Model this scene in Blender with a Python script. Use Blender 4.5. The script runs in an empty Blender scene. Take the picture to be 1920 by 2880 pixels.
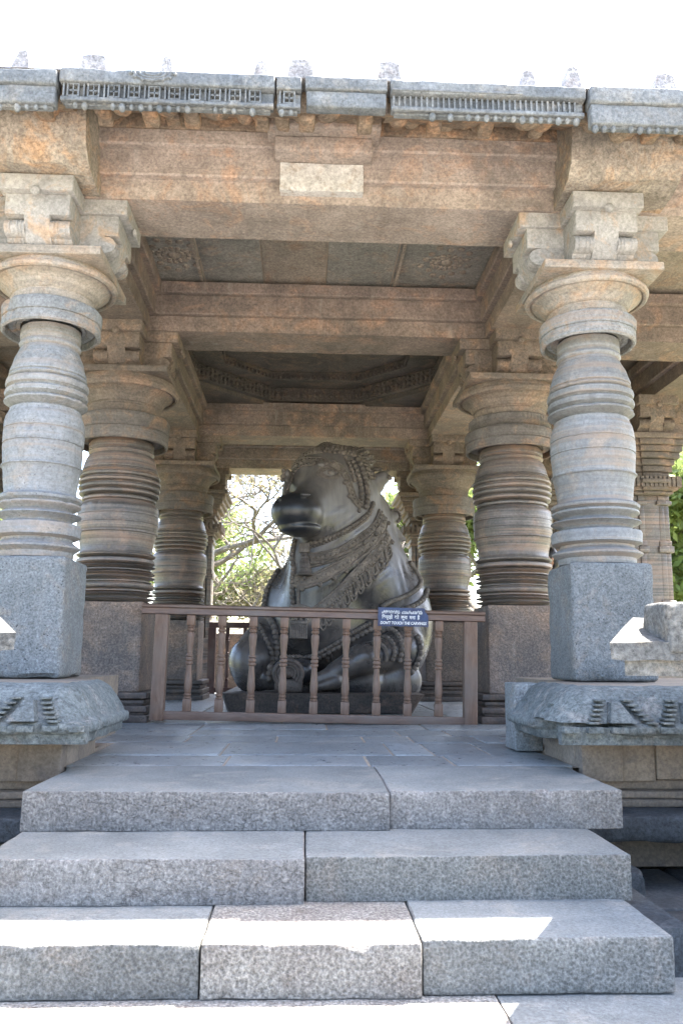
import bpy, bmesh, math, random
import numpy as np
from mathutils import Vector, Matrix, noise
from mathutils.bvhtree import BVHTree
random.seed(7); RNG = np.random.default_rng(7)
sc = bpy.context.scene
COL = sc.collection
# ------------------------------------------------------------------ camera
cd = bpy.data.cameras.new('camera'); cam = bpy.data.objects.new('camera', cd); COL.objects.link(cam)
cd.sensor_fit = 'HORIZONTAL'; cd.sensor_width = 24; cd.lens = 29.571
cd.clip_start = 0.05; cd.clip_end = 2000
cam.matrix_world = Matrix.Translation((-.115, 0, .6)) @ Matrix.Rotation(-.044, 4, 'Z') @ Matrix.Rotation(math.pi/2+.171, 4, 'X') @ Matrix.Rotation(.007, 4, 'Z')
sc.camera = cam
# ------------------------------------------------------------------ world, sun, exposure
w = bpy.data.worlds.new('World'); sc.world = w; w.use_nodes = True
nt = w.node_tree; bg = nt.nodes['Background']
sky = nt.nodes.new('ShaderNodeTexSky'); sky.sky_type = 'NISHITA'; sky.sun_disc = False
sky.sun_elevation = math.radians(62); sky.sun_rotation = math.radians(56)
sky.dust_density = 4.0; sky.air_density = 1.0; sky.ozone_density = 1.0
nt.links.new(sky.outputs[0], bg.inputs[0]); bg.inputs[1].default_value = .15
sd = bpy.data.lights.new('sun', 'SUN'); sd.energy = 4.6; sd.angle = math.radians(.5); sd.color = (1, .95, .87)
sun = bpy.data.objects.new('sun', sd); COL.objects.link(sun)
sun.rotation_euler = Vector((-.44, -.298, -1)).to_track_quat('-Z', 'Y').to_euler()
sc.view_settings.view_transform = 'Standard'; sc.view_settings.look = 'None'
sc.view_settings.exposure = 3.0; sc.view_settings.gamma = 1
sc.cycles.max_bounces = 10; sc.cycles.diffuse_bounces = 7; sc.cycles.use_denoising = True

# ------------------------------------------------------------------ materials
def new_mat(name):
    m = bpy.data.materials.new(name); m.use_nodes = True
    n = m.node_tree; b = n.nodes['Principled BSDF']
    return m, n, b
def N(n, typ, **kw):
    x = n.nodes.new(typ)
    for k, v in kw.items():
        if k in x.inputs.keys() if isinstance(k, str) else False: x.inputs[k].default_value = v
        else: setattr(x, k, v)
    return x
def ramp(n, fac, p0, c0, p1, c1):
    r = n.nodes.new('ShaderNodeValToRGB'); e = r.color_ramp.elements
    e[0].position = p0; e[0].color = (*c0, 1); e[1].position = p1; e[1].color = (*c1, 1)
    n.links.new(fac, r.inputs[0]); return r.outputs[0]
def mix(n, fac, a, b, mode='MIX'):
    m = n.nodes.new('ShaderNodeMix'); m.data_type = 'RGBA'; m.blend_type = mode
    for s, v in ((0, fac), (6, a), (7, b)):
        if isinstance(v, (int, float)): m.inputs[s].default_value = v
        elif isinstance(v, tuple): m.inputs[s].default_value = (*v, 1)
        else: n.links.new(v, m.inputs[s])
    return m.outputs[2]
def nz(n, vec, scale, detail=6, rough=.6, dist=0):
    t = n.nodes.new('ShaderNodeTexNoise'); t.inputs['Scale'].default_value = scale
    t.inputs['Detail'].default_value = detail; t.inputs['Roughness'].default_value = rough
    t.inputs['Distortion'].default_value = dist
    n.links.new(vec, t.inputs['Vector']); return t.outputs['Fac']
def math_(n, op, a, b=0.0):
    m = n.nodes.new('ShaderNodeMath'); m.operation = op
    for i, v in enumerate((a, b)):
        if isinstance(v, (int, float)): m.inputs[i].default_value = v
        else: n.links.new(v, m.inputs[i])
    return m.outputs[0]
W1 = (1, 1, 1); K0 = (0, 0, 0)
def stone(name, c1, c2, stain, stain_amt=.5, s=2.0, rough=.8, bump=.35, speck=.25, pits=0.0, bands=0.0, cracks=0.0, tooth=0.0, spec=.4, soot=0.0, drip=0.0, ring=None, ms=13, fs=45):
    """weathered stone: big blotches c1/c2, patches of stain colour, dark specks, optional pits / turning lines / hairline cracks"""
    m, n, b = new_mat(name)
    tc = n.nodes.new('ShaderNodeTexCoord'); oi = n.nodes.new('ShaderNodeObjectInfo')
    ad = n.nodes.new('ShaderNodeVectorMath'); ad.operation = 'ADD'
    sc_ = n.nodes.new('ShaderNodeVectorMath'); sc_.operation = 'SCALE'; sc_.inputs[0].default_value = (37, 17, 29)
    n.links.new(oi.outputs['Random'], sc_.inputs['Scale'])
    n.links.new(tc.outputs['Object'], ad.inputs[0]); n.links.new(sc_.outputs[0], ad.inputs[1]); v = ad.outputs[0]
    big = nz(n, v, s, 8, .65, .4)
    col = ramp(n, big, .36, c1, .64, c2); col = mix(n, 1.0, K0, col, 'ADD')
    st = nz(n, v, s*1.7, 10, .7, .8)
    sf = ramp(n, st, .62-stain_amt*.28, K0, .70-stain_amt*.12, W1)
    col = mix(n, sf, col, stain)
    fine = nz(n, v, fs, 6, .8)
    fr = ramp(n, fine, .34, (1-speck*1.7,)*3, .62, (1+speck*.5,)*3)
    col = mix(n, 1.0, col, fr, 'MULTIPLY')
    mid = nz(n, v, ms, 6, .75)
    mr = ramp(n, mid, .3, (1-speck*.9,)*3, .7, (1+speck*.5,)*3)
    col = mix(n, 1.0, col, mr, 'MULTIPLY')
    h = math_(n, 'ADD', math_(n, 'MULTIPLY', fine, .35), math_(n, 'MULTIPLY', mid, .8))
    if pits:
        vo = n.nodes.new('ShaderNodeTexVoronoi'); vo.inputs['Scale'].default_value = 42; vo.inputs['Randomness'].default_value = 1
        n.links.new(v, vo.inputs['Vector'])
        pm = math_(n, 'MULTIPLY', ramp(n, vo.outputs['Distance'], .10, W1, .26, K0), ramp(n, nz(n, v, 20, 3), .48, K0, .6, W1))
        col = mix(n, math_(n, 'MULTIPLY', pm, pits), col, (.035, .032, .035))
        h = math_(n, 'SUBTRACT', h, math_(n, 'MULTIPLY', pm, pits*.8))
    if bands:
        mp = n.nodes.new('ShaderNodeMapping'); mp.inputs['Scale'].default_value = (.35, .35, 30)
        n.links.new(v, mp.inputs['Vector'])
        bd = nz(n, mp.outputs[0], 1.3, 6, .75)
        bc = ramp(n, bd, .33, (1-bands*1.3,)*3, .66, (1+bands*.7,)*3)
        col = mix(n, 1.0, col, bc, 'MULTIPLY'); h = math_(n, 'ADD', h, math_(n, 'MULTIPLY', bd, .6))
    if ring:   # mineral stain lying in horizontal turned bands
        mp = n.nodes.new('ShaderNodeMapping'); mp.inputs['Scale'].default_value = (.5, .5, 14); n.links.new(v, mp.inputs['Vector'])
        rb = nz(n, mp.outputs[0], 1.2, 7, .7); col = mix(n, math_(n, 'MULTIPLY', ramp(n, rb, .50, K0, .60, W1), ring[1]), col, ring[0])
    if cracks:
        dv = nz(n, v, 5, 4); mp = n.nodes.new('ShaderNodeMapping'); mp.inputs['Scale'].default_value = (1, 1, 1.7)
        n.links.new(v, mp.inputs['Vector'])
        dm = n.nodes.new('ShaderNodeMix'); dm.data_type = 'RGBA'; dm.blend_type = 'ADD'; dm.inputs[0].default_value = .35
        n.links.new(mp.outputs[0], dm.inputs[6])
        nn = n.nodes.new('ShaderNodeTexNoise'); nn.inputs['Scale'].default_value = 6; nn.inputs['Detail'].default_value = 5
        n.links.new(v, nn.inputs['Vector']); n.links.new(nn.outputs['Color'], dm.inputs[7])
        vc = n.nodes.new('ShaderNodeTexVoronoi'); vc.feature = 'DISTANCE_TO_EDGE'; vc.inputs['Scale'].default_value = 15
        n.links.new(dm.outputs[2], vc.inputs['Vector'])
        cm = math_(n, 'MULTIPLY', ramp(n, vc.outputs['Distance'], .0, W1, .028, K0), ramp(n, nz(n, v, 3, 3), .38, K0, .62, W1))
        col = mix(n, math_(n, 'MULTIPLY', cm, cracks), col, (.06, .05, .05)); h = math_(n, 'SUBTRACT', h, math_(n, 'MULTIPLY', cm, .5))
    if tooth:   # pick marks of the chisel
        vt = n.nodes.new('ShaderNodeTexVoronoi'); vt.inputs['Scale'].default_value = 85
        n.links.new(v, vt.inputs['Vector'])
        tm = ramp(n, vt.outputs['Distance'], .25, (1-tooth,)*3, .75, (1+tooth*.4,)*3)
        col = mix(n, 1.0, col, tm, 'MULTIPLY'); h = math_(n, 'ADD', h, math_(n, 'MULTIPLY', vt.outputs['Distance'], 1.2*tooth))
    if soot:
        s1 = nz(n, v, 1.1, 10, .72, .5); s2 = nz(n, v, 24, 5, .8)
        sm = ramp(n, math_(n, 'ADD', math_(n, 'MULTIPLY', s1, .75), math_(n, 'MULTIPLY', s2, .3)), .53, K0, .66, W1)
        col = mix(n, math_(n, 'MULTIPLY', sm, soot), col, (.085, .08, .075))
    if drip:
        mp = n.nodes.new('ShaderNodeMapping'); mp.inputs['Scale'].default_value = (7, 7, .6); n.links.new(v, mp.inputs['Vector'])
        d1 = nz(n, mp.outputs[0], 1.4, 7, .7); dm_ = math_(n, 'MULTIPLY', ramp(n, d1, .54, K0, .72, W1), ramp(n, nz(n, v, 1.9, 4), .42, K0, .62, W1))
        col = mix(n, math_(n, 'MULTIPLY', dm_, drip), col, (.50, .48, .44))
        d2 = nz(n, mp.outputs[0], 2.3, 7, .7); col = mix(n, math_(n, 'MULTIPLY', ramp(n, d2, .56, K0, .74, W1), drip*.7), col, (.09, .085, .08))
    at = n.nodes.new('ShaderNodeAttribute'); at.attribute_name = 'tone'
    tv = math_(n, 'ADD', math_(n, 'ADD', at.outputs['Fac'], .92), math_(n, 'MULTIPLY', oi.outputs['Random'], .16))
    col = mix(n, 1.0, col, tv, 'MULTIPLY')
    n.links.new(col, b.inputs['Base Color'])
    rr = ramp(n, mid, .3, (max(0, rough-.12),)*3, .7, (min(1, rough+.1),)*3); n.links.new(rr, b.inputs['Roughness'])
    b.inputs['Specular IOR Level'].default_value = spec
    bp = n.nodes.new('ShaderNodeBump'); bp.inputs['Strength'].default_value = bump; bp.inputs['Distance'].default_value = .02
    n.links.new(h, bp.inputs['Height']); n.links.new(bp.outputs[0], b.inputs['Normal'])
    return m
def plain(name, c, rough=.6, bump=0, var=.15, s=8, metal=0):
    m, n, b = new_mat(name); tc = n.nodes.new('ShaderNodeTexCoord')
    f = nz(n, tc.outputs['Object'], s, 5)
    n.links.new(ramp(n, f, .3, tuple(x*(1-var) for x in c), .7, tuple(min(1, x*(1+var)) for x in c)), b.inputs['Base Color'])
    b.inputs['Roughness'].default_value = rough; b.inputs['Metallic'].default_value = metal
    if bump:
        bp = n.nodes.new('ShaderNodeBump'); bp.inputs['Strength'].default_value = bump; bp.inputs['Distance'].default_value = .01
        n.links.new(nz(n, tc.outputs['Object'], s*5, 4), bp.inputs['Height']); n.links.new(bp.outputs[0], b.inputs['Normal'])
    return m
GREY = (.235, .245, .25); GREYD = (.12, .125, .13); TAN = (.33, .255, .195); OCH = (.44, .24, .13)
M = {}
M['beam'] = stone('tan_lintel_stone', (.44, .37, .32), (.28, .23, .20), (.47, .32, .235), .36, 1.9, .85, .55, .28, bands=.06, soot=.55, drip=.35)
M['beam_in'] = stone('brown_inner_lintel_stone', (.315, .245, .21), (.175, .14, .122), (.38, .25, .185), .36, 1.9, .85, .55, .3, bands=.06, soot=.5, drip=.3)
M['corbel'] = stone('rough_orange_corbel_stone', (.42, .37, .31), (.25, .215, .18), (.46, .31, .20), .48, 2.6, .9, .7, .35, soot=.6, drip=.4)
M['plaster'] = stone('pale_patch_stone', (.56, .55, .53), (.44, .42, .40), (.38, .33, .28), .3, 3, .9, .5, .25, drip=.3)
M['eave'] = stone('blue_grey_eave_stone', (.21, .225, .235), (.12, .135, .15), (.25, .245, .23), .38, 2.4, .85, .6, .32, pits=.35, soot=.4, drip=.3)
M['eave_under'] = stone('orange_eave_underside', (.33, .25, .18), (.17, .13, .10), (.45, .27, .16), .5, 3, .9, .8, .35)
M['finial'] = stone('pale_roof_finial', (.41, .40, .40), (.31, .30, .31), (.36, .32, .31), .3, 6, .9, .6, .4, pits=.5)
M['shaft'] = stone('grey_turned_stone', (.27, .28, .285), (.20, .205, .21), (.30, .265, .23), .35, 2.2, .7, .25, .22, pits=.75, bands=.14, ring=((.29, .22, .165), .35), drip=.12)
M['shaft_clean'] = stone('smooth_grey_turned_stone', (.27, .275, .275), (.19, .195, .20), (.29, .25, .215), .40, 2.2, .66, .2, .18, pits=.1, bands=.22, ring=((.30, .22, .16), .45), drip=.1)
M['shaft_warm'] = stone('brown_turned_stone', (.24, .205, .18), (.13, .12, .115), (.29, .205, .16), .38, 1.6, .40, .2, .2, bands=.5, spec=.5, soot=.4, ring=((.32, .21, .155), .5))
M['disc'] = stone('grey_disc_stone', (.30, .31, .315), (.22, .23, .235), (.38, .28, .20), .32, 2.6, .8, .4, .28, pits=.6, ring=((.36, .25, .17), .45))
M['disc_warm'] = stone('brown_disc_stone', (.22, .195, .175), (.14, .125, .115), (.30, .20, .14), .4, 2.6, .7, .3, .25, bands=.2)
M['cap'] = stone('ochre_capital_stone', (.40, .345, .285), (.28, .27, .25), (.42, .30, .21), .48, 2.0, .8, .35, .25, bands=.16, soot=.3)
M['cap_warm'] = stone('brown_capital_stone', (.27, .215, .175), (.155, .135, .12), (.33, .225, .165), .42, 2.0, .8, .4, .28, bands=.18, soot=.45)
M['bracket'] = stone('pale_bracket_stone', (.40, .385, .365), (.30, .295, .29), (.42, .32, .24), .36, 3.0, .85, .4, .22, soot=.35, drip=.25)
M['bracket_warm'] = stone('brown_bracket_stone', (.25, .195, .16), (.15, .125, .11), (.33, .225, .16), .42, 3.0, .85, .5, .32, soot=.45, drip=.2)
M['block'] = stone('speckled_grey_block_stone', (.25, .265, .27), (.185, .20, .205), (.28, .26, .235), .35, 3.0, .85, .75, .32, pits=.85, drip=.22, tooth=.15, ms=24, fs=70)
M['tread'] = stone('sky_tinted_worn_tread', (.255, .27, .268), (.175, .19, .192), (.29, .285, .265), .38, 2.2, .66, .5, .26, cracks=.30, pits=.12, ms=34, fs=80, drip=.12)  # smoother worn top; the bluish sky reflection is painted into the colour
M['block_warm'] = stone('dressed_brown_block_stone', (.26, .20, .165), (.15, .13, .12), (.36, .25, .185), .46, 1.6, .75, .5, .35, tooth=.25, soot=.55, drip=.25)
M['mould'] = stone('dark_moulded_base_stone', (.115, .09, .08), (.07, .06, .055), (.17, .12, .09), .4, 2.5, .5, .3, .3, bands=.15)
M['step'] = stone('chiselled_step_stone', (.335, .32, .305), (.24, .232, .228), (.285, .26, .24), .36, 3.6, .85, .8, .36, pits=.10, cracks=.38, tooth=.20, soot=.15, drip=.2, ms=36, fs=80)
M['step_dark'] = stone('grey_pecked_step_stone', (.255, .255, .24), (.175, .178, .172), (.27, .25, .225), .35, 3.0, .85, .8, .36, pits=.15, tooth=.28, soot=.12, drip=.18, ms=36, fs=80)
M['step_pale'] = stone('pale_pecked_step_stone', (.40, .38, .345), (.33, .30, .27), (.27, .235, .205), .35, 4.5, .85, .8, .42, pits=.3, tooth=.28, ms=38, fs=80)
M['floor'] = stone('slate_flagstone', (.26, .285, .30), (.18, .20, .215), (.30, .305, .30), .35, 1.6, .34, .35, .2, cracks=.12, spec=.5)
M['mortar'] = plain('tan_mortar', (.34, .28, .22), .9, .4)
M['cornice'] = stone('carved_green_grey_cornice_stone', (.20, .225, .225), (.115, .135, .14), (.27, .265, .25), .3, 3.2, .85, .8, .38, pits=.45)
M['panel'] = stone('tan_parapet_panel_stone', (.30, .245, .19), (.215, .18, .15), (.19, .165, .15), .35, 2.2, .75, .3, .22, pits=.25, bands=.0)
M['dark_slab'] = stone('dark_slate_slab', (.075, .085, .095), (.045, .052, .06), (.12, .13, .14), .3, 3.5, .8, .6, .35)
M['pavement'] = stone('dark_pavement_stone', (.10, .108, .115), (.065, .072, .08), (.135, .12, .11), .3, 2.0, .75, .6, .3)
M['ceil'] = stone('grey_ceiling_slab', (.31, .29, .26), (.21, .205, .19), (.36, .28, .22), .35, 2.2, .85, .45, .3, soot=.4, drip=.25)
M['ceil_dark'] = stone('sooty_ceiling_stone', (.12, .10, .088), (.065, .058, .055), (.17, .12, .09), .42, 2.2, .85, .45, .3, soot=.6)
M['ceil_tan'] = stone('tan_ceiling_slab', (.34, .285, .235), (.23, .20, .17), (.28, .20, .15), .4, 2.2, .85, .45, .3)
M['court'] = stone('bounce_courtyard_paving', (.54, .50, .44), (.46, .42, .37), (.3, .25, .2), .3, 1.0, .9, .3, .2)  # kept pale so the unseen forecourt bounces light up to the soffits
M['grass'] = stone('dry_grass', (.10, .13, .045), (.16, .15, .07), (.2, .17, .1), .4, .4, .95, .5, .3)
M['ledge'] = stone('weathered_grey_ledge_stone', (.165, .165, .155), (.11, .112, .11), (.20, .18, .15), .35, 4, .9, .8, .4, pits=.3, drip=.3)
M['nandi_base'] = stone('dark_bronze_base_stone', (.12, .098, .085), (.075, .067, .063), (.18, .13, .105), .35, 2.2, .55, .4, .35)
M['orna'] = stone('dusty_carved_ornament_stone', (.20, .170, .145), (.12, .103, .09), (.25, .21, .18), .4, 4, .75, .6, .3)
# polished dark idol stone: dark muzzle, dusty head greyed by haze put into its colour
def idol_mat():
    m, n, b = new_mat('polished_idol_stone'); tc = n.nodes.new('ShaderNodeTexCoord'); v = tc.outputs['Object']
    big = nz(n, v, 1.8, 8, .65, .6)
    base = ramp(n, big, .38, (.026, .027, .030), .62, (.105, .094, .086))
    dust = nz(n, v, 2.6, 10, .72, 1.2)
    sep = n.nodes.new('ShaderNodeSeparateXYZ'); n.links.new(v, sep.inputs[0])
    hz = ramp(n, math_(n, 'ADD', math_(n, 'MULTIPLY', sep.outputs[2], .33), math_(n, 'MULTIPLY', dust, .7)), .78, K0, 1.16, W1)
    base = mix(n, math_(n, 'MULTIPLY', hz, .85), base, (.168, .155, .145))  # dust growing with height, its colour lifted to paint haze over the head
    d = n.nodes.new('ShaderNodeVectorMath'); d.operation = 'DISTANCE'; d.inputs[1].default_value = (-.40, -1.32, 1.90); n.links.new(v, d.inputs[0])
    mz = ramp(n, math_(n, 'ADD', d.outputs['Value'], math_(n, 'MULTIPLY', dust, .14)), .30, W1, .66, K0)
    base = mix(n, mz, base, (.018, .020, .024))
    sp = nz(n, v, 70, 4, .8); spk = ramp(n, sp, .62, K0, .72, W1)
    base = mix(n, math_(n, 'MULTIPLY', spk, .5), base, (.22, .21, .2))
    mp = n.nodes.new('ShaderNodeMapping'); mp.inputs['Scale'].default_value = (9, 9, 1.2); n.links.new(v, mp.inputs['Vector'])
    stv = nz(n, mp.outputs[0], 1.5, 6, .7)
    base = mix(n, 1.0, base, ramp(n, stv, .3, (.7, .7, .72), .7, (1.25, 1.22, 1.2)), 'MULTIPLY')
    n.links.new(base, b.inputs['Base Color'])
    r0 = ramp(n, dust, .35, (.12, .12, .12), .62, (.42, .42, .42))
    r1 = mix(n, hz, r0, (.5, .5, .5)); r1 = mix(n, mz, r1, (.34, .34, .34))
    n.links.new(r1, b.inputs['Roughness']); b.inputs['Specular IOR Level'].default_value = .6
    bp = n.nodes.new('ShaderNodeBump'); bp.inputs['Strength'].default_value = .18; bp.inputs['Distance'].default_value = .02
    n.links.new(math_(n, 'ADD', dust, math_(n, 'MULTIPLY', sp, .3)), bp.inputs['Height']); n.links.new(bp.outputs[0], b.inputs['Normal'])
    return m
M['idol'] = idol_mat()
def wood_mat(name, c1, c2):
    m, n, b = new_mat(name); tc = n.nodes.new('ShaderNodeTexCoord')
    mp = n.nodes.new('ShaderNodeMapping'); mp.inputs['Scale'].default_value = (6, 6, .8) if 'rail' not in name else (.8, 6, 6)
    n.links.new(tc.outputs['Object'], mp.inputs['Vector'])
    g = nz(n, mp.outputs[0], 7, 8, .7, .5)
    big = nz(n, tc.outputs['Object'], 1.5, 5)
    col = ramp(n, g, .35, c1, .65, c2)
    col = mix(n, ramp(n, big, .45, K0, .7, W1), col, (.165, .13, .11))
    n.links.new(col, b.inputs['Base Color']); b.inputs['Roughness'].default_value = .5
    bp = n.nodes.new('ShaderNodeBump'); bp.inputs['Strength'].default_value = .25; bp.inputs['Distance'].default_value = .004
    n.links.new(g, bp.inputs['Height']); n.links.new(bp.outputs[0], b.inputs['Normal'])
    return m
M['wood'] = wood_mat('brown_wood', (.125, .07, .046), (.22, .135, .092))
M['wood_rail'] = wood_mat('brown_wood_rail', (.11, .065, .048), (.20, .125, .09))
M['wood_dark'] = wood_mat('dark_red_wood', (.05, .022, .018), (.09, .04, .03))
M['bark'] = stone('pale_bark', (.22, .19, .16), (.12, .10, .085), (.28, .26, .22), .35, 5, .9, .6, .3)
def leaf_mat(name, c, var):
    m, n, b = new_mat(name); tc = n.nodes.new('ShaderNodeTexCoord')
    f = nz(n, tc.outputs['Object'], .9, 4)
    n.links.new(ramp(n, f, .35, c, .65, var), b.inputs['Base Color']); b.inputs['Roughness'].default_value = .6
    tr = n.nodes.new('ShaderNodeBsdfTranslucent'); n.links.new(ramp(n, f, .35, c, .65, var), tr.inputs[0])
    ms = n.nodes.new('ShaderNodeMixShader'); ms.inputs[0].default_value = .5
    out = n.nodes['Material Output']; n.links.new(b.outputs[0], ms.inputs[1]); n.links.new(tr.outputs[0], ms.inputs[2]); n.links.new(ms.outputs[0], out.inputs[0])
    return m
M['leaf'] = leaf_mat('green_leaves', (.15, .21, .06), (.24, .29, .10))
M['leaf_dry'] = leaf_mat('olive_brown_leaves', (.27, .27, .13), (.31, .25, .17))
M['sign'] = plain('navy_sign_sheet', (.026, .044, .115), .4, 0, .45, 14)
M['paint'] = plain('white_lettering', (.75, .76, .78), .6, 0, .05)
M['skin'] = plain('brown_skin', (.30, .16, .11), .5)
M['hair'] = plain('black_hair', (.012, .011, .012), .45)
M['shirt'] = plain('pale_shirt_cloth', (.45, .42, .40), .9)
M['trousers'] = plain('dark_trouser_cloth', (.05, .05, .07), .9)

# ------------------------------------------------------------------ mesh builder
class MB:
    def __init__(s): s.v = []; s.f = []; s.t = []; s.n = 0
    def add(s, v, f, tone=0.0):
        v = np.asarray(v, float); s.v.append(v); s.f += [tuple(int(i)+s.n for i in q) for q in f]; s.t += [tone]*len(f); s.n += len(v); return s
    def box(s, x0, x1, y0, y1, z0, z1, tone=0.0):
        v = [(x, y, z) for x in (x0, x1) for y in (y0, y1) for z in (z0, z1)]
        return s.add(v, [(0, 1, 3, 2), (4, 6, 7, 5), (0, 4, 5, 1), (2, 3, 7, 6), (0, 2, 6, 4), (1, 5, 7, 3)], tone)
    def stone(s, x0, x1, y0, y1, z0, z1, r=.012, amp=.004, step=.05, chip=.6, tone=0.0, seed=0, ns=3.0):
        """box with worn rounded edges and an uneven surface"""
        lo = np.array((x0, y0, z0)); hi = np.array((x1, y1, z1)); L = hi-lo
        r = min(r, L.min()*.45)
        ax = []
        for k in range(3):
            n = max(1, int(round((L[k]-2*r)/step)))
            a = np.concatenate(([lo[k], lo[k]+r*.4], np.linspace(lo[k]+r, hi[k]-r, n+1), [hi[k]-r*.4, hi[k]])); ax.append(a)
        V = {}; vs = []; fs = []
        def gi(i, j, k):
            q = (i, j, k)
            if q not in V: V[q] = len(vs); vs.append((ax[0][i], ax[1][j], ax[2][k]))
            return V[q]
        nx, ny, nz_ = len(ax[0])-1, len(ax[1])-1, len(ax[2])-1
        for i in range(nx):
            for j in range(ny):
                fs.append((gi(i, j, 0), gi(i, j+1, 0), gi(i+1, j+1, 0), gi(i+1, j, 0)))
                fs.append((gi(i, j, nz_), gi(i+1, j, nz_), gi(i+1, j+1, nz_), gi(i, j+1, nz_)))
        for i in range(nx):
            for k in range(nz_):
                fs.append((gi(i, 0, k), gi(i+1, 0, k), gi(i+1, 0, k+1), gi(i, 0, k+1)))
                fs.append((gi(i, ny, k), gi(i, ny, k+1), gi(i+1, ny, k+1), gi(i+1, ny, k)))
        for j in range(ny):
            for k in range(nz_):
                fs.append((gi(0, j, k), gi(0, j, k+1), gi(0, j+1, k+1), gi(0, j+1, k)))
                fs.append((gi(nx, j, k), gi(nx, j+1, k), gi(nx, j+1, k+1), gi(nx, j, k+1)))
        out = []
        sv = Vector((seed*7.3, seed*3.1, seed*1.7))
        for p in vs:
            p = np.array(p); c = Vector(p)*ns+sv
            rr = r*(1+chip*2.2*max(0, noise.noise(c*3.1)))
            rr = min(rr, L.min()*.48)
            q = np.clip(p, lo+rr, hi-rr); d = p-q; dl = np.linalg.norm(d)
            if dl > 1e-9: p = q+d/dl*min(rr, dl) if (np.abs(d) > 1e-6).sum() > 1 else p
            nn = noise.noise(c)*.6+noise.noise(c*2.7)*.4
            cen = (lo+hi)/2; dirn = (p-cen)/(L/2); k = np.abs(dirn).argmax(); o = np.zeros(3); o[k] = np.sign(dirn[k])
            p = p+o*nn*amp; out.append(p)
        return s.add(out, fs, tone)
    def lathe(s, prof, cx=0, cy=0, seg=72, amp=.0, seed=0, tone=0.0, cap=True):
        v = []; f = []; n = len(prof)
        for i, (r, z) in enumerate(prof):
            for k in range(seg):
                a = 2*math.pi*k/seg; rr = r
                if amp:
                    q = Vector((math.cos(a)*2, math.sin(a)*2, z*5+seed*9)); nn = noise.noise(q*1.6); rr = r+amp*nn*.6-amp*5.0*max(0, noise.noise(q*2.3)-.34)
                v.append((cx+rr*math.cos(a), cy+rr*math.sin(a), z))
        for i in range(n-1):
            for k in range(seg):
                k2 = (k+1) % seg; f.append((i*seg+k, i*seg+k2, (i+1)*seg+k2, (i+1)*seg+k))
        if cap: f.append(tuple(reversed(range(seg)))); f.append(tuple((n-1)*seg+k for k in range(seg)))
        return s.add(v, f, tone)
    def prism(s, poly, a0, a1, axis='x', tone=0.0, sub=1):
        """poly of (p,q) extruded along axis: x -> (y,z), y -> (x,z), z -> (x,y)"""
        n = len(poly); v = []; f = []
        for i in range(sub+1):
            a = a0+(a1-a0)*i/sub
            for p, q in poly: v.append({'x': (a, p, q), 'y': (p, a, q), 'z': (p, q, a)}[axis])
        for i in range(sub):
            for k in range(n): k2 = (k+1) % n; f.append((i*n+k, i*n+k2, (i+1)*n+k2, (i+1)*n+k))
        f.append(tuple(reversed(range(n)))); f.append(tuple(sub*n+k for k in range(n)))
        return s.add(v, f, tone)
    def tube(s, pts, rads, seg=8, tone=0.0, flat=1.0, up=None):
        pts = [Vector(p) for p in pts]; n = len(pts); v = []; f = []
        if isinstance(rads, (int, float)): rads = [rads]*n
        prev = None
        for i, p in enumerate(pts):
            t = (pts[min(i+1, n-1)]-pts[max(i-1, 0)]).normalized()
            if up is not None: a = up[i]-t*up[i].dot(t)
            elif prev is None: a = t.orthogonal()
            else: a = prev-t*prev.dot(t)
            if a.length < 1e-6: a = t.orthogonal()
            a.normalize(); prev = a; b = t.cross(a)
            for k in range(seg):
                th = 2*math.pi*k/seg; v.append(p+(a*math.cos(th)*flat+b*math.sin(th))*rads[i])
        for i in range(n-1):
            for k in range(seg): k2 = (k+1) % seg; f.append((i*seg+k, i*seg+k2, (i+1)*seg+k2, (i+1)*seg+k))
        f.append(tuple(reversed(range(seg)))); f.append(tuple((n-1)*seg+k for k in range(seg)))
        return s.add([tuple(q) for q in v], f, tone)
    _ico = None
    def ball(s, c, r, tone=0.0, sub=1):
        if MB._ico is None:
            MB._ico = {}
            for k in (1, 2, 3):
                bm = bmesh.new(); bmesh.ops.create_icosphere(bm, subdivisions=k, radius=1)
                MB._ico[k] = (np.array([q.co[:] for q in bm.verts]), [tuple(x.index for x in q.verts) for q in bm.faces]); bm.free()
        V, F = MB._ico[sub]; return s.add(V*np.array(r if hasattr(r, '__len__') else (r, r, r))+np.array(c), F, tone)
    def xform(s, mat):
        A = np.array(mat); s.v = [q@A[:3, :3].T+A[:3, 3] for q in s.v]; return s
    def mesh(s, name, smooth=None):
        me = bpy.data.meshes.new(name); V = np.concatenate(s.v)
        me.from_pydata(V.tolist(), [], s.f); me.update()
        if any(s.t):
            at = me.attributes.new('tone', 'FLOAT', 'FACE'); at.data.foreach_set('value', np.array(s.t, dtype=np.float32))
        if smooth is not None:
            me.shade_smooth()
            if smooth < 3: me.set_sharp_from_angle(angle=smooth)
        return me
    def build(s, name, mat, parent=None, smooth=.40, fix=True):
        me = s.mesh(name, smooth)
        if fix:
            bm = bmesh.new(); bm.from_mesh(me); bmesh.ops.recalc_face_normals(bm, faces=bm.faces); bm.to_mesh(me); bm.free()
            if smooth is not None and smooth < 3: me.set_sharp_from_angle(angle=smooth)
        me.materials.append(mat if not isinstance(mat, str) else M[mat])
        o = bpy.data.objects.new(name, me); COL.objects.link(o)
        if parent: o.parent = parent
        return o
def tag(o, label=None, cat=None, group=None, kind=None):
    if label: o['label'] = label
    if cat: o['category'] = cat
    if group: o['group'] = group
    if kind: o['kind'] = kind
    return o
def empty(name, loc=(0, 0, 0), label=None, cat=None, group=None):
    o = bpy.data.objects.new(name, None); COL.objects.link(o); o.location = loc; o.empty_display_size = .1
    return tag(o, label, cat, group)
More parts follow.
